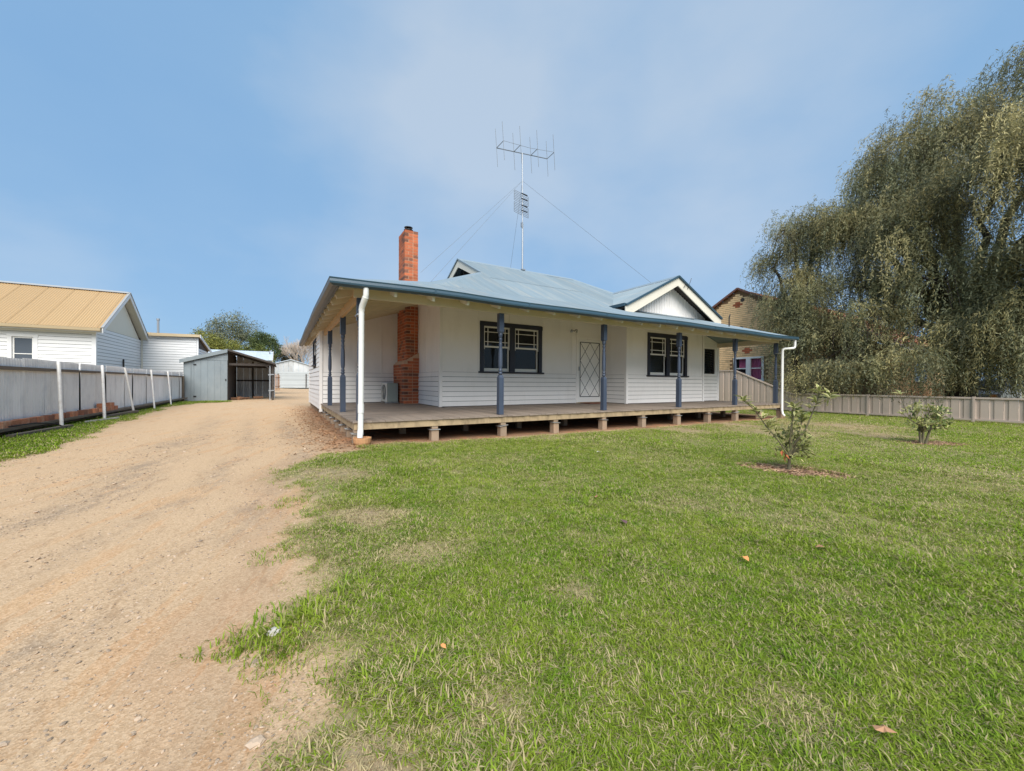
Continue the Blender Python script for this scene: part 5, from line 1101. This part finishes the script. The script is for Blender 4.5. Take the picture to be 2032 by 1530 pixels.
pepper('weeping_tree', 'large weeping peppercorn tree with drooping olive foliage, filling the right edge', (22.6, 4.25, -.1), .42, (22.3, 4.2, 3.0),
       [(23.0, 1.6, 11.2, 2.6, 1.5), (23.0, -1.0, 11.8, 2.8, 1.0), (22.0, 4.2, 10.2, 1.9, 1.1), (21.5, 6.2, 9.4, 1.25, .8), (21.3, 6.9, 8.2, 1.0, .6), (22.0, 5.2, 10.7, 1.3, .7), (21.4, 5.6, 7.8, 1.4, .8), (20.8, 7.1, 7.4, 1.15, .75), (20.4, 5.4, 6.6, 1.7, 1.1), (20.0, 3.0, 7.7, 1.8, 1.2), (20.0, .9, 8.0, 2.0, 1.1), (20.6, 6.9, 5.1, 1.1, .6),
        (19.8, 4.4, 4.6, 1.3, .8), (19.8, 1.6, 5.0, 1.6, 1.0), (19.9, -.6, 6.0, 1.9, .9), (21.0, 2.9, 3.7, 1.2, .5), (20.0, 2.4, 3.4, .9, .45), (19.2, 5.9, 3.6, .9, .5), (20.4, .2, 3.6, 1.2, .8), (20.2, -1.2, 4.2, 1.5, .8), (23.5, 1.0, 3.2, 1.5, .8), (25.5, 3.6, 3.6, 1.3, .5), (24, -1.5, 3.5, 1.8, .8), (19.6, 3.3, 2.7, .85, .8), (19.6, 2.3, 2.5, .9, .8), (20.6, 2.9, 2.4, 1.0, .7), (27, 3.2, 3.0, 1.6, .9)], 1150, .4, 2.9, .5)
pepper('weeping_tree', 'smaller weeping tree with thin open branches beside the cream brick house', (19.9, 8.3, -.1), .22, (19.8, 8.7, 2.6),
       [(20.5, 8.5, 8.1, .85, .6), (20.4, 9.3, 8.0, .75, .5), (20.1, 9.6, 6.9, .65, .40), (19.9, 9.0, 5.6, .85, .45), (19.6, 9.15, 4.7, .55, .32), (19.4, 8.8, 3.9, .7, .45), (19.4, 8.1, 4.9, .9, .55), (19.0, 7.9, 3.3, .7, .35), (19.0, 8.35, 2.7, .5, .35), (18.9, 7.0, 2.9, .7, .32)], 900, .35, 2.0, .45)
# hanging sprays that trail over the low fence
sp = thing('hanging_branch', 'drooping branch ends trailing over the low taupe fence', 'branch', (17.6, 6.2, 1.6))
(V, F, c), T = weeping_crown([(17.75, 6.65, 1.6, .30, .5), (17.75, 4.55, 1.9, .28, .45), (17.95, 5.7, 1.6, .3, .4), (17.85, 7.4, 1.5, .3, .3)], 420, PEP, .7, 1.5, .05)
obj_np('foliage', V, F, LEAF, sp, c, kind='stuff'); obj('stem', MB().tube([(19.5, 6.0, 3.2), (18.6, 6.2, 2.7), (18.0, 6.5, 1.8)], [.03, .02, .012], 6).tube([(19.6, 4.4, 3.4), (18.5, 4.5, 2.8), (18.0, 4.6, 2.1)], [.03, .02, .012], 6).tube([(18.6, 6.2, 2.7), (18.3, 5.8, 2.0)], .012, 5).tube([(18.6, 6.2, 2.7), (18.2, 7.2, 1.8)], .012, 5), BARK, sp)

def leafy_tree(name, label, base, h, trunk_r, lobes, n, cols, ls, lw, droop=.3, bark=BARKL, group=None, clump=.55):
    t = thing(name, label, 'tree', base, group); b = Vector(base)
    f = b + Vector((0, 0, h * .35)); mb = MB().tube([b + Vector((0, 0, -.2)), b.lerp(f, .5), f], [trunk_r * 1.2, trunk_r, trunk_r * .8], 8); obj('trunk', mb, bark, t, smooth=True)
    lb = MB()
    for (cx, cy, cz, rr) in lobes: limbs(lb, f, [((cx, cy, cz), trunk_r * .15)], trunk_r * .5, .5, 5)
    obj('limbs', lb, bark, t, smooth=True)
    P, Cc, O_ = [], [], []
    tot = sum(l[3] ** 2 for l in lobes)
    for (cx, cy, cz, rr) in lobes:
        m = int(n * rr * rr / tot); nc = max(6, int(m / 60)); cd = RNG.normal(size=(nc, 3)); cd /= np.linalg.norm(cd, axis=1, keepdims=True)
        cc = np.array([cx, cy, cz]) + cd * rr * RNG.uniform(.45, 1.0, (nc, 1)) * np.array([1, 1, .85]); k = RNG.integers(0, nc, m)
        P.append(cc[k] + RNG.normal(0, rr * clump * .34, (m, 3))); O_.append(cd[k]); Cc.append(palette(nc, cols, .2)[k])
    P = np.concatenate(P); O_ = np.concatenate(O_); Cc = np.concatenate(Cc) * (1 + .18 * RNG.normal(size=(len(P), 1))).clip(.6, 1.5)
    d = RNG.normal(size=P.shape) * .8 + O_ * .5; d[:, 2] -= droop; d /= np.linalg.norm(d, axis=1, keepdims=True)
    V, F, c = diamonds(P, d, RNG.uniform(ls * .6, ls * 1.3, len(P)), np.full(len(P), lw), Cc); obj_np('crown', V, F, LEAF, t, c, kind='stuff')
    return t
GUM = [(.16, .18, .10), (.19, .20, .115), (.13, .15, .08), (.22, .22, .13)]; OLV = [(.22, .225, .055), (.25, .245, .06), (.18, .195, .05)]; DKG = [(.09, .12, .04), (.11, .14, .045), (.075, .105, .04)]
bg_ = 'trees beyond the sheds'
leafy_tree('gum_tree', 'tall airy grey green gum tree behind the sheds', (-7.2, 75, .1), 9, .3, [(-6.6, 75, 10.0, 1.9), (-8.6, 75, 8.9, 1.7), (-4.6, 75, 8.9, 1.8), (-10.4, 75.5, 7.7, 1.2), (-6.3, 74, 7.8, 1.9), (-3.4, 75, 7.3, 1.3), (-8.2, 74.5, 7.0, 1.5)], 9000, GUM, .36, .09, .7, group=bg_, clump=.75)
leafy_tree('round_bush', 'rounded olive green tree crown just over the grey shed', (-8.0, 64, .1), 7, .22, [(-8.6, 64, 5.9, 1.5), (-7.0, 63.5, 5.4, 1.5), (-5.6, 63, 5.2, 1.2), (-9.8, 64, 5.6, 1.1)], 9000, OLV, .26, .10, .1, BARK, bg_, .6)
leafy_tree('dark_tree', 'dark green tree to the right of the tall gum tree', (-2.3, 70, .1), 8, .25, [(-2.9, 70, 7.2, 1.3), (-1.6, 70, 7.1, 1.1), (-2.2, 69.5, 5.8, 1.6), (-.7, 70, 6.0, .8)], 7000, DKG, .28, .10, .3, BARK, bg_, .6)
leafy_tree('yellow_green_bush', 'yellow green bush showing above the pale shed roof', (-3.2, 60, .1), 5, .18, [(-3.8, 60, 4.6, 1.0), (-2.4, 60, 4.5, 1.0), (-1.4, 60, 4.3, .8)], 4500, [(.12, .145, .03), (.10, .125, .03), (.15, .16, .045)], .24, .09, .1, BARK, bg_, .6)
leafy_tree('brown_bush', 'rounded brownish green bush beside the bare winter tree', (1.3, 76, .1), 7, .22, [(1.0, 76, 5.5, 1.5), (2.3, 76.5, 4.9, 1.25), (-.4, 76, 4.9, 1.1)], 5500, [(.105, .085, .04), (.12, .10, .045), (.085, .075, .035)], .24, .08, .1, BARK, bg_, .6)
leafy_tree('distant_tree', 'small distant tree tip above the neighbour roof ridge', (-13.4, 58, .1), 5.5, .2, [(-13.4, 58, 5.6, .8), (-12.7, 58, 5.2, .6), (-14.2, 58, 5.1, .7)], 1500, GUM, .3, .08, .4, group=bg_)
# leafless tree
bt = thing('bare_tree', 'leafless winter tree with pale bronze twigs behind the rear sheds', 'tree', (3.3, 72, .1), bg_)
obj('trunk', MB().tube([(3.3, 72, 0), (3.35, 72, 2.2)], [.22, .16], 8), BARKL, bt)
TW = stdmat('bare_twigs', (.46, .37, .29), .8, .25, 3, rv=0); mb = MB()
def twig(p, d, l, r, dep):
    q = p + d * l; mb.tube([p, p.lerp(q, .5) + Vector((random.uniform(-1, 1), random.uniform(-1, 1), 0)) * l * .05, q], [max(r, .02), max(r * .85, .018), max(r * .6, .016)], 4, caps=False)
    if dep == 0: return
    for k in range(3 if dep > 1 else 4):
        nd = (d + Vector((random.gauss(0, .38), random.gauss(0, .38), random.uniform(.0, .35)))).normalized(); twig(p.lerp(q, random.uniform(.55, 1)), nd, l * random.uniform(.66, .88), r * .58, dep - 1)
for k in range(11):
    a = k * .9; twig(Vector((3.33, 72, 2.0)), Vector((math.cos(a) * .55, math.sin(a) * .4, 1)).normalized(), 2.3, .085, 4)
obj('branches', mb, TW, bt, kind='stuff')

# ------------------------------------------------------------------ young shrubs in mulch
def leaf_mesh(name, ln, wd, c_in, c_edge, bend):
    vs, fs, co = [], [], []; st = [(0, .08), (.25, .75), (.5, 1.0), (.75, .72), (1.0, .04)]
    for f, wf in st:
        zc = -bend * f * f * ln; h = wd / 2 * wf
        vs += [(f * ln, -h, zc + h * .35), (f * ln, -h * .45, zc + h * .12), (f * ln, h * .45, zc + h * .12), (f * ln, h, zc + h * .35)]; co += [c_edge, c_in, c_in, c_edge]
    for i in range(4):
        for k in range(3): fs.append((i * 4 + k, (i + 1) * 4 + k, (i + 1) * 4 + k + 1, i * 4 + k + 1))
    return mesh_np(name, vs, fs, SHRUBLEAF, np.array(co))
LG, LE, LY = (.27, .275, .08), (.70, .64, .33), (.30, .30, .10)
leafs = [leaf_mesh('leaf', .135, .046, LG, LE, .30), leaf_mesh('leaf', .115, .042, (.20, .24, .065), LE, .55), leaf_mesh('leaf', .085, .030, (.16, .185, .06), (.46, .43, .20), .35), leaf_mesh('leaf', .12, .042, (.30, .31, .10), (.70, .64, .34), .2)]
def place_leaf(parent, p, d, k, s=1.0):
    d = Vector(d).normalized(); q = d.to_track_quat('X', 'Z'); o = inst('leaf', leafs[k], parent, p); o.rotation_mode = 'QUATERNION'
    from mathutils import Quaternion
    o.rotation_quaternion = q @ Quaternion((1, 0, 0), random.uniform(-.5, .5)); o.scale = (s * .88,) * 3
rv = Vector((rt.x, rt.y, 0)).normalized(); dv = Vector((fw.x, fw.y, 0)).normalized()
def rosette(parent, p, d, n, s, ks):
    d = Vector(d).normalized(); u = d.orthogonal().normalized(); v = d.cross(u)
    for k in range(n):
        a = 2 * PI * k / n + random.uniform(-.3, .3); sp_ = random.uniform(.35, 1.3)
        place_leaf(parent, Vector(p) + d * random.uniform(-.02, .02), d * random.uniform(.25, .9) + (u * math.cos(a) + v * math.sin(a)) * sp_, random.choice(ks), s * random.uniform(.75, 1.2))
s1 = thing('young_shrub', 'young variegated shrub with several tall leafy shoots in the nearer mulch bed', 'shrub', (5.16, 2.33, gzf(5.16, 2.33)))
B1 = Vector((5.16, 2.33, gzf(5.16, 2.33)))
obj('trunk', MB().tube([B1 + Vector((0, 0, -.03)), B1 + rv * .005 + VZ * .10, B1 + VZ * .22], [.022, .018, .016], 8), STEM, s1, smooth=True)
px = .00596
def loc1(x, y, d=0.0): return B1 + rv * ((x - 1565) * px) + VZ * ((925 - y) * px) + dv * d
shoots = [[(1565, 900, 0), (1550, 872, .02), (1525, 838, .05), (1503, 805, .08), (1484, 788, .10)], [(1567, 900, 0), (1568, 860, -.03), (1565, 830, -.05), (1563, 806, -.06), (1566, 800, -.06)], [(1568, 900, 0), (1582, 872, .03), (1594, 838, .05), (1598, 822, .06)], [(1570, 880, .0), (1583, 840, -.12), (1598, 790, -.16), (1601, 772, -.17)], [(1598, 792, -.16), (1612, 784, -.18), (1618, 780, -.19)], [(1566, 880, 0), (1556, 845, -.1), (1558, 812, -.14), (1556, 800, -.15)]]
for sh_ in shoots:
    pts = [loc1(*q) for q in sh_]; obj('stem', MB().tube(pts, [.010, .008, .007, .006, .005][:len(pts)] if len(pts) > 3 else [.007, .005, .004], 6), STEM, s1, smooth=True)
tips = [(1484, 788, .10, 9, 1.0), (1493, 795, .09, 6, .9), (1506, 808, .08, 7, .9), (1520, 822, .06, 7, .9), (1536, 830, .04, 5, .8), (1530, 846, .05, 6, .85), (1545, 850, .03, 5, .8), (1600, 770, -.17, 9, 1.05), (1618, 778, -.19, 9, 1.0), (1597, 789, -.16, 8, 1.0), (1588, 800, -.14, 7, .9), (1556, 798, -.15, 5, .8), (1566, 802, -.06, 8, 1.0), (1574, 806, -.06, 6, .9), (1566, 820, -.05, 7, .9), (1571, 832, -.04, 6, .8), (1598, 820, .06, 10, 1.05), (1597, 830, .05, 7, 1.0), (1530, 832, .05, 5, .85)]
for x, y, d, n, s in tips: rosette(s1, loc1(x, y, d), (random.uniform(-.3, .3), random.uniform(-.3, .3), 1), n, s, (0, 0, 1, 3))
for k in range(26):                                                             # low bushy skirt
    a = random.uniform(0, 2 * PI); r = random.uniform(.03, .19); z = random.uniform(.16, .46); p = B1 + rv * (math.cos(a) * r + .03) + dv * math.sin(a) * r + VZ * z
    obj('stem', MB().tube([B1 + VZ * .14, (B1 + VZ * .17).lerp(p, .5) + VZ * .02, p], [.005, .004, .003], 5), STEM, s1)
    rosette(s1, p, (math.cos(a) * rv.x, math.cos(a) * rv.y, .8), 6, .85, (2, 2, 2, 1))
lv = np.array([B1 + rv * random.gauss(.02, .09) + dv * random.gauss(0, .08) + VZ * random.uniform(.16, .50) for k in range(110)] + [Vector(loc1(*sh_[i])).lerp(loc1(*sh_[i + 1]), random.random()) for sh_ in shoots for i in range(1, len(sh_) - 1) for k in range(5)])
d = RNG.normal(size=lv.shape); d[:, 2] += .6; d /= np.linalg.norm(d, axis=1, keepdims=True)
V, F, c = diamonds(lv, d, RNG.uniform(.06, .10, len(lv)), np.full(len(lv), .026), palette(len(lv), [(.20, .21, .065), (.48, .44, .20), (.15, .17, .055), (.30, .30, .12)])); obj_np('leaf', V, F, LEAF, s1, c, kind='stuff')
for k in range(4): o = inst('dead_leaf', mesh_of('dead_leaf', MB()._add([(0, 0, 0), (.04, .018, .006), (.09, 0, -.004), (.04, -.018, .008)], [(0, 1, 2), (0, 2, 3)]), stdmat('rust_leaf', (.30, .085, .03), .8, .2, 20, rv=.2), (0, 0, 0)), s1, loc1(1547 + k * 2, 884 + k * 3, -.04), (random.uniform(-1, 1), random.uniform(.6, 1.6), random.uniform(0, 6)))
s2_ = thing('young_shrub', 'compact dense variegated shrub in the farther mulch bed near the low fence', 'shrub', (9.86, 2.33, gzf(9.86, 2.33)))
B2 = Vector((9.86, 2.33, gzf(9.86, 2.33))); px2 = .00898
for dx in (-.03, .02, .10): obj('trunk', MB().tube([B2 + rv * dx * .6 + VZ * -.03, B2 + rv * dx * 1.2 + VZ * .18, B2 + rv * dx * 2 + VZ * .4], [.022, .018, .01], 7), STEM, s2_, smooth=True)
cnt = 0; lv = []
for k in range(62):
    a = random.uniform(0, 2 * PI); e_ = random.uniform(-.55, 1.2); r = .27 * random.uniform(.5, 1.05)
    p = B2 + rv * (math.cos(a) * math.cos(e_) * r * 1.15 + .04) + dv * math.sin(a) * math.cos(e_) * r + VZ * (.42 + math.sin(e_) * .28)
    if k < 46: rosette(s2_, p, (math.cos(a) * rv.x * .6, math.cos(a) * rv.y * .6, .7), 6, .78, (0, 1, 2, 3))
    else:
        for q in range(14): lv.append(p + Vector(RNG.normal(0, .04, 3)))
    if k < 30: obj('stem', MB().tube([B2 + VZ * .2, p], [.007, .004], 5), STEM, s2_)
for x, y, n in ((1783, 779, 7), (1808, 800, 0), (1788, 818, 6), (1878, 810, 6), (1872, 820, 5), (1882, 838, 7)):
    p = B2 + rv * ((x - 1829) * px2) + VZ * ((878 - y) * px2); rosette(s2_, p, (0, 0, 1), n, .95, (1, 3)) if n else None
    obj('stem', MB().tube([B2 + VZ * .3, B2 + VZ * .42 + rv * ((x - 1829) * px2 * .5), p], [.007, .006, .004], 5), STEM, s2_)
lv = np.array(lv); d = RNG.normal(size=lv.shape); d[:, 2] += .4; d /= np.linalg.norm(d, axis=1, keepdims=True)
V, F, c = diamonds(lv, d, np.full(len(lv), .09), np.full(len(lv), .032), palette(len(lv), [(.16, .20, .06), (.50, .47, .22), (.11, .15, .05), (.34, .34, .15)])); obj_np('leaf', V, F, LEAF, s2_, c, kind='stuff')
# ------------------------------------------------------------------ fallen leaves, stones
def fallen(name, x, y, s, mat, lab, cat='leaf'):
    z = gzf(x, y) + .028; a = random.uniform(0, 6)
    vs = []; n = 9
    for k in range(n): t = 2 * PI * k / n; r = s * (.5 + .28 * math.cos(2 * t) + .10 * math.cos(5 * t)); vs.append((x + r * math.cos(t + a), y + r * math.sin(t + a), z + .35 * s * math.sin(t * 1.5) * .5 + random.uniform(0, .008)))
    vs.append((x, y, z + .012)); mb = MB()._add(vs, [(k, (k + 1) % n, n) for k in range(n)]); o = obj(name, mb, mat); tag(o, lab, cat, None); return o
fallen('fallen_leaf', 2.01, 1.91, .055, LEAFP, 'dark purple dry leaf lying on the mid lawn'); fallen('fallen_leaf', 2.17, 1.19, .045, LEAFO, 'bright orange dry leaf on the lawn below the nearer shrub'); fallen('fallen_leaf', 2.72, 1.05, .045, LEAFB, 'tan dry leaf to the right of the bright orange leaf')
fallen('fallen_leaf', .47, 1.25, .022, LEAFO, 'tiny orange leaf on the lawn near the drive edge'); fallen('fallen_leaf', 1.38, .39, .032, LEAFB, 'brown curled leaf in the grass, nearest to the camera'); fallen('fallen_leaf', 3.82, 4.1, .05, PALE, 'pale white scrap on the lawn in front of the veranda', 'scrap'); fallen('fallen_leaf', 2.28, 2.47, .03, LEAFB, 'small brown leaf on the lawn beyond the purple leaf')
tag(obj('white_stone', MB().lathe([(.012, 0), (.026, .006), (.020, .016), (.006, .02)], (-.02, 1.66, gzf(-.02, 1.66)), 8), PALE), 'small flat white stone beside the green tuft at the drive edge', 'stone')

# ------------------------------------------------------------------ scattered ground cover (instanced)
def scatter(name, protos, P, rot, scl, pick, extra=None, kind='stuff', label=None):
    me = bpy.data.meshes.new(name); me.vertices.add(len(P)); me.vertices.foreach_set('co', np.asarray(P, np.float32).ravel())
    a = me.attributes.new('rot', 'FLOAT_VECTOR', 'POINT'); a.data.foreach_set('vector', np.asarray(rot, np.float32).ravel())
    a = me.attributes.new('scl', 'FLOAT_VECTOR', 'POINT'); a.data.foreach_set('vector', np.asarray(scl, np.float32).ravel())
    a = me.attributes.new('pick', 'INT', 'POINT'); a.data.foreach_set('value', np.asarray(pick, np.int32))
    for k, v in (extra or {}).items(): a = me.attributes.new(k, 'FLOAT', 'POINT'); a.data.foreach_set('value', np.asarray(v, np.float32))
    o = bpy.data.objects.new(name, me); link(o, None, (0, 0, 0)); o['kind'] = kind
    if label: o['label'] = label
    ng = bpy.data.node_groups.new(name, 'GeometryNodeTree'); ng.interface.new_socket('Geometry', in_out='INPUT', socket_type='NodeSocketGeometry'); ng.interface.new_socket('Geometry', in_out='OUTPUT', socket_type='NodeSocketGeometry')
    gi, go = ng.nodes.new('NodeGroupInput'), ng.nodes.new('NodeGroupOutput'); iop = ng.nodes.new('GeometryNodeInstanceOnPoints'); jn = ng.nodes.new('GeometryNodeJoinGeometry')
    for p in reversed(protos):
        oi = ng.nodes.new('GeometryNodeObjectInfo'); oi.inputs['Object'].default_value = p; oi.inputs['As Instance'].default_value = True; ng.links.new(oi.outputs['Geometry'], jn.inputs[0])
    def attr(nm, ty):
        n = ng.nodes.new('GeometryNodeInputNamedAttribute'); n.data_type = ty; n.inputs['Name'].default_value = nm; return n.outputs['Attribute']
    e2r = ng.nodes.new('FunctionNodeEulerToRotation'); ng.links.new(attr('rot', 'FLOAT_VECTOR'), e2r.inputs[0])
    ng.links.new(gi.outputs[0], iop.inputs['Points']); ng.links.new(jn.outputs[0], iop.inputs['Instance']); iop.inputs['Pick Instance'].default_value = True
    ng.links.new(attr('pick', 'INT'), iop.inputs['Instance Index']); ng.links.new(e2r.outputs[0], iop.inputs['Rotation']); ng.links.new(attr('scl', 'FLOAT_VECTOR'), iop.inputs['Scale']); ng.links.new(iop.outputs[0], go.inputs[0])
    md = o.modifiers.new('scatter', 'NODES'); md.node_group = ng; return o
def tuft(n, spread, h, lean, wd, straw, segs=2):
    V, F, Cc = [], [], []
    for i in range(n):
        a, r = random.uniform(0, 2 * PI), spread * math.sqrt(random.random()); b = np.array([r * math.cos(a), r * math.sin(a), -.004]); t = random.uniform(0, 2 * PI); ll = random.uniform(.3, 1) * lean; hh = h * random.uniform(.55, 1.2)
        if random.random() < straw: hh *= .5; ll *= 2.2
        dx = np.array([math.cos(t), math.sin(t), 0]); sx = np.array([-math.sin(t), math.cos(t), 0]) * wd / 2 * random.uniform(.7, 1.3)
        m = b + dx * ll * hh * .35 + np.array([0, 0, hh * .6]); e_ = b + dx * ll * hh * 1.1 + np.array([0, 0, hh * (1.0 - .25 * ll)])
        k = len(V); V += [b - sx, b + sx, m + sx * .9, m - sx * .9, e_]; F += [(k, k + 1, k + 2), (k, k + 2, k + 3), (k + 3, k + 2, k + 4)]
        c = (random.random() if random.random() > straw else 1.4, random.uniform(.72, 1.2), 0); Cc += [c] * 5
    return bpy.data.objects.new('grass_tuft', mesh_np('grass_tuft', V, F, GRASS, np.array(Cc)))
tufts = [tuft(30, .045, .028, .9, .0027, .08), tuft(30, .050, .024, 1.2, .0028, .15), tuft(34, .050, .033, 1.0, .0027, .04), tuft(26, .055, .020, 1.7, .0028, .28)]
far_t = [tuft(34, .11, .030, .9, .006, .08), tuft(30, .12, .026, 1.1, .007, .14)]
def grow(x, y): return density(x, y), dryness(x, y)
def pts(n, x0, x1, y0, y1): return RNG.uniform(x0, x1, n), RNG.uniform(y0, y1, n)
def in_view(x, y, m=.30):
    dx, dy = x, y; dep = dx * fw.x + dy * fw.y; lat = dx * rt.x + dy * rt.y; return (dep > .1) & (np.abs(lat) < dep * (1.304 + m) + 1.1)
NP = {'P': [], 'rot': [], 'scl': [], 'pick': [], 'dry': []}
for zone, (n, x0, x1, y0, y1, d0, d1, sc, pk0, pk1) in enumerate(((120000, -.7, 4.2, -3.2, 4.2, 0, 3.3, 1.0, 0, 4), (95000, -.7, 9.5, -5, 6.6, 3.1, 6.8, 1.25, 0, 4), (44000, -.6, 17.6, -6, 6.7, 6.5, 13, 1.0, 4, 6), (14000, 8, 17.6, -6, 11, 12, 22, 1.25, 4, 6), (30000, -3.9, -2.0, 1.0, 22, 0, 30, .95, 4, 6))):
    x, y = pts(n, x0, x1, y0, y1); dep = np.hypot(x, y); de = density(x, y)
    k = in_view(x, y) & (dep >= d0) & (dep < d1) & (RNG.uniform(0, 1, n) < de ** 1.3 + .02 * (de > 0.001))
    x, y = x[k], y[k]; de = de[k]; m = len(x); dr_ = dryness(x, y)
    lush = sstep(.55, .75, fbm(x * 2.7, y * 2.7, 91)); s = sc * RNG.uniform(.75, 1.25, m) * (.62 + .38 * de) * (1 + .35 * lush)
    if zone == 4: dr_ = dr_ * .0 + .06; s *= 1.35
    NP['P'].append(np.stack([x, y, gz(x, y) - .002], 1)); NP['rot'].append(np.stack([RNG.normal(0, .12, m), RNG.normal(0, .12, m), RNG.uniform(0, 6.28, m)], 1))
    NP['scl'].append(np.stack([s, s, s * .68 * (1 - .30 * np.clip(dr_, 0, 1))], 1)); pk = RNG.integers(pk0, pk1, m); pk = np.where((pk0 == 0) & (dr_ > .6) & (RNG.uniform(0, 1, m) < .6), 3, pk); NP['pick'].append(pk); NP['dry'].append(dr_ * .82)
# coarse clumps at the drive edge and a few big tufts
for cx, cy, n, s0 in ((.0, 1.62, 34, 1.7), (.10, 1.70, 30, 1.7), (-.05, 1.54, 18, 1.5), (.05, 2.4, 14, 1.3), (.12, 3.4, 12, 1.3), (.18, 1.28, 16, 1.4), (.03, 4.62, 18, 1.3), (.2, 4.9, 16, 1.3), (.5, 5.4, 16, 1.3), (.22, 3.0, 14, 1.3), (.32, 2.2, 18, 1.3), (.30, 1.75, 16, 1.3), (.27, 1.05, 14, 1.3), (.2, 3.9, 14, 1.3), (.3, 2.6, 16, 1.3)):
    x, y = RNG.normal(cx, .08, n), RNG.normal(cy, .07, n); NP['P'].append(np.stack([x, y, gz(x, y) - .002], 1)); NP['rot'].append(np.stack([RNG.normal(0, .2, n), RNG.normal(0, .2, n), RNG.uniform(0, 6.28, n)], 1)); s = s0 * RNG.uniform(.6, 1.1, n)
    NP['scl'].append(np.stack([s, s, s * .9], 1)); NP['pick'].append(RNG.integers(0, 3, n)); NP['dry'].append(np.full(n, .02))
NP = {k: np.concatenate(v) for k, v in NP.items()}
scatter('grass', tufts + far_t, NP['P'], NP['rot'], NP['scl'], NP['pick'], {'dry': NP['dry']}, label='short green and straw coloured lawn grass')
print('grass tufts', len(NP['P']))
# loose gravel on the drive
def pebble():
    vs = []; mb = MB(); mb.lathe([(.25, -.25), (.5, -.08), (.48, .12), (.22, .28)], (0, 0, 0), 6); mb.v = [(x * random.uniform(.8, 1.2), y * random.uniform(.8, 1.2), z * random.uniform(.8, 1.2)) for x, y, z in mb.v]
    return bpy.data.objects.new('pebble', mesh_of('pebble', mb, STONE, (0, 0, 0)))
pb = [pebble() for _ in range(4)]
x, y = pts(150000, -4, .8, .0, 9); dep = np.hypot(x, y); k = in_view(x, y) & (RNG.uniform(0, 1, len(x)) < np.clip(2.2 / (dep + .6), 0, 1) * (.08 + .5 * sstep(.5, .7, fbm(x * 1.8, y * 1.2, 61)) + 1.1 * track(x, y) + .9 * sstep(1.9, 1.0, y))) & (density(x, y) < .35) & (x > -2.8)
x, y = x[k], y[k]; m = len(x); s = .0042 * np.exp(RNG.normal(0, .48, m)) * (1 + .25 * np.hypot(x, y) / 3)
scatter('gravel', pb, np.stack([x, y, gz(x, y) + s * .12], 1), np.stack([RNG.normal(0, .3, m), RNG.normal(0, .3, m), RNG.uniform(0, 6.28, m)], 1), np.stack([s * 1.2, s, s * .7], 1), RNG.integers(0, 4, m), label='loose small stones on the dirt drive'); print('pebbles', m)
# dry leaf litter beside the deck, bark chips in the beds
def chip(mat, ln, wd, th):
    mb = MB()._add([(-ln / 2, 0, 0), (0, wd / 2, th), (ln / 2, 0, 0), (0, -wd / 2, th * .6)], [(0, 3, 2, 1)]); return bpy.data.objects.new('litter_leaf', mesh_of('litter_leaf', mb, mat, (0, 0, 0)))
ch = [chip(LITTERM, .07, .02, .008), chip(LITTERM, .05, .026, .010), chip(LITTERM, .10, .008, .004)]
x, y = pts(13000, -.6, 2.2, 5.2, 18); pr = np.exp(-((x - .75) / .42) ** 2) * sstep(5.2, 6.0, y) * sstep(18, 9.5, y) + .5 * (x > .9) * np.exp(-((y - 6.35) / .3) ** 2); k = RNG.uniform(0, 1, len(x)) < pr * .8
x, y = x[k], y[k]; m = len(x); s = RNG.uniform(.5, 1.2, m)
scatter('leaf_litter', ch, np.stack([x, y, gz(x, y) + .006], 1), np.stack([RNG.normal(0, .25, m), RNG.normal(0, .25, m), RNG.uniform(0, 6.28, m)], 1), np.stack([s, s, s], 1), RNG.integers(0, 3, m), label='dry brown leaf litter along the edge of the deck')
mc = [chip(MULCH, .05, .02, .008), chip(MULCH, .075, .012, .006), chip(stdmat('pale_bark_chip', (.55, .38, .24), .9, .2, 20, rv=.3), .09, .010, .006)]
X_, Y_ = [], []
for cx, cy, a, b, th in BEDS:
    n = 1500; r = np.sqrt(RNG.uniform(0, 1.1, n)); t = RNG.uniform(0, 6.28, n); u, v = a * r * np.cos(t), b * r * np.sin(t); X_.append(cx + u * math.cos(th) - v * math.sin(th)); Y_.append(cy + u * math.sin(th) + v * math.cos(th))
x, y = np.concatenate(X_), np.concatenate(Y_); m = len(x); s = RNG.uniform(.5, 1.2, m)
scatter('bark_mulch', mc, np.stack([x, y, gz(x, y) + .006], 1), np.stack([RNG.normal(0, .3, m), RNG.normal(0, .3, m), RNG.uniform(0, 6.28, m)], 1), np.stack([s, s, s], 1), RNG.integers(0, 3, m), label='reddish bark chips round the two young shrubs')
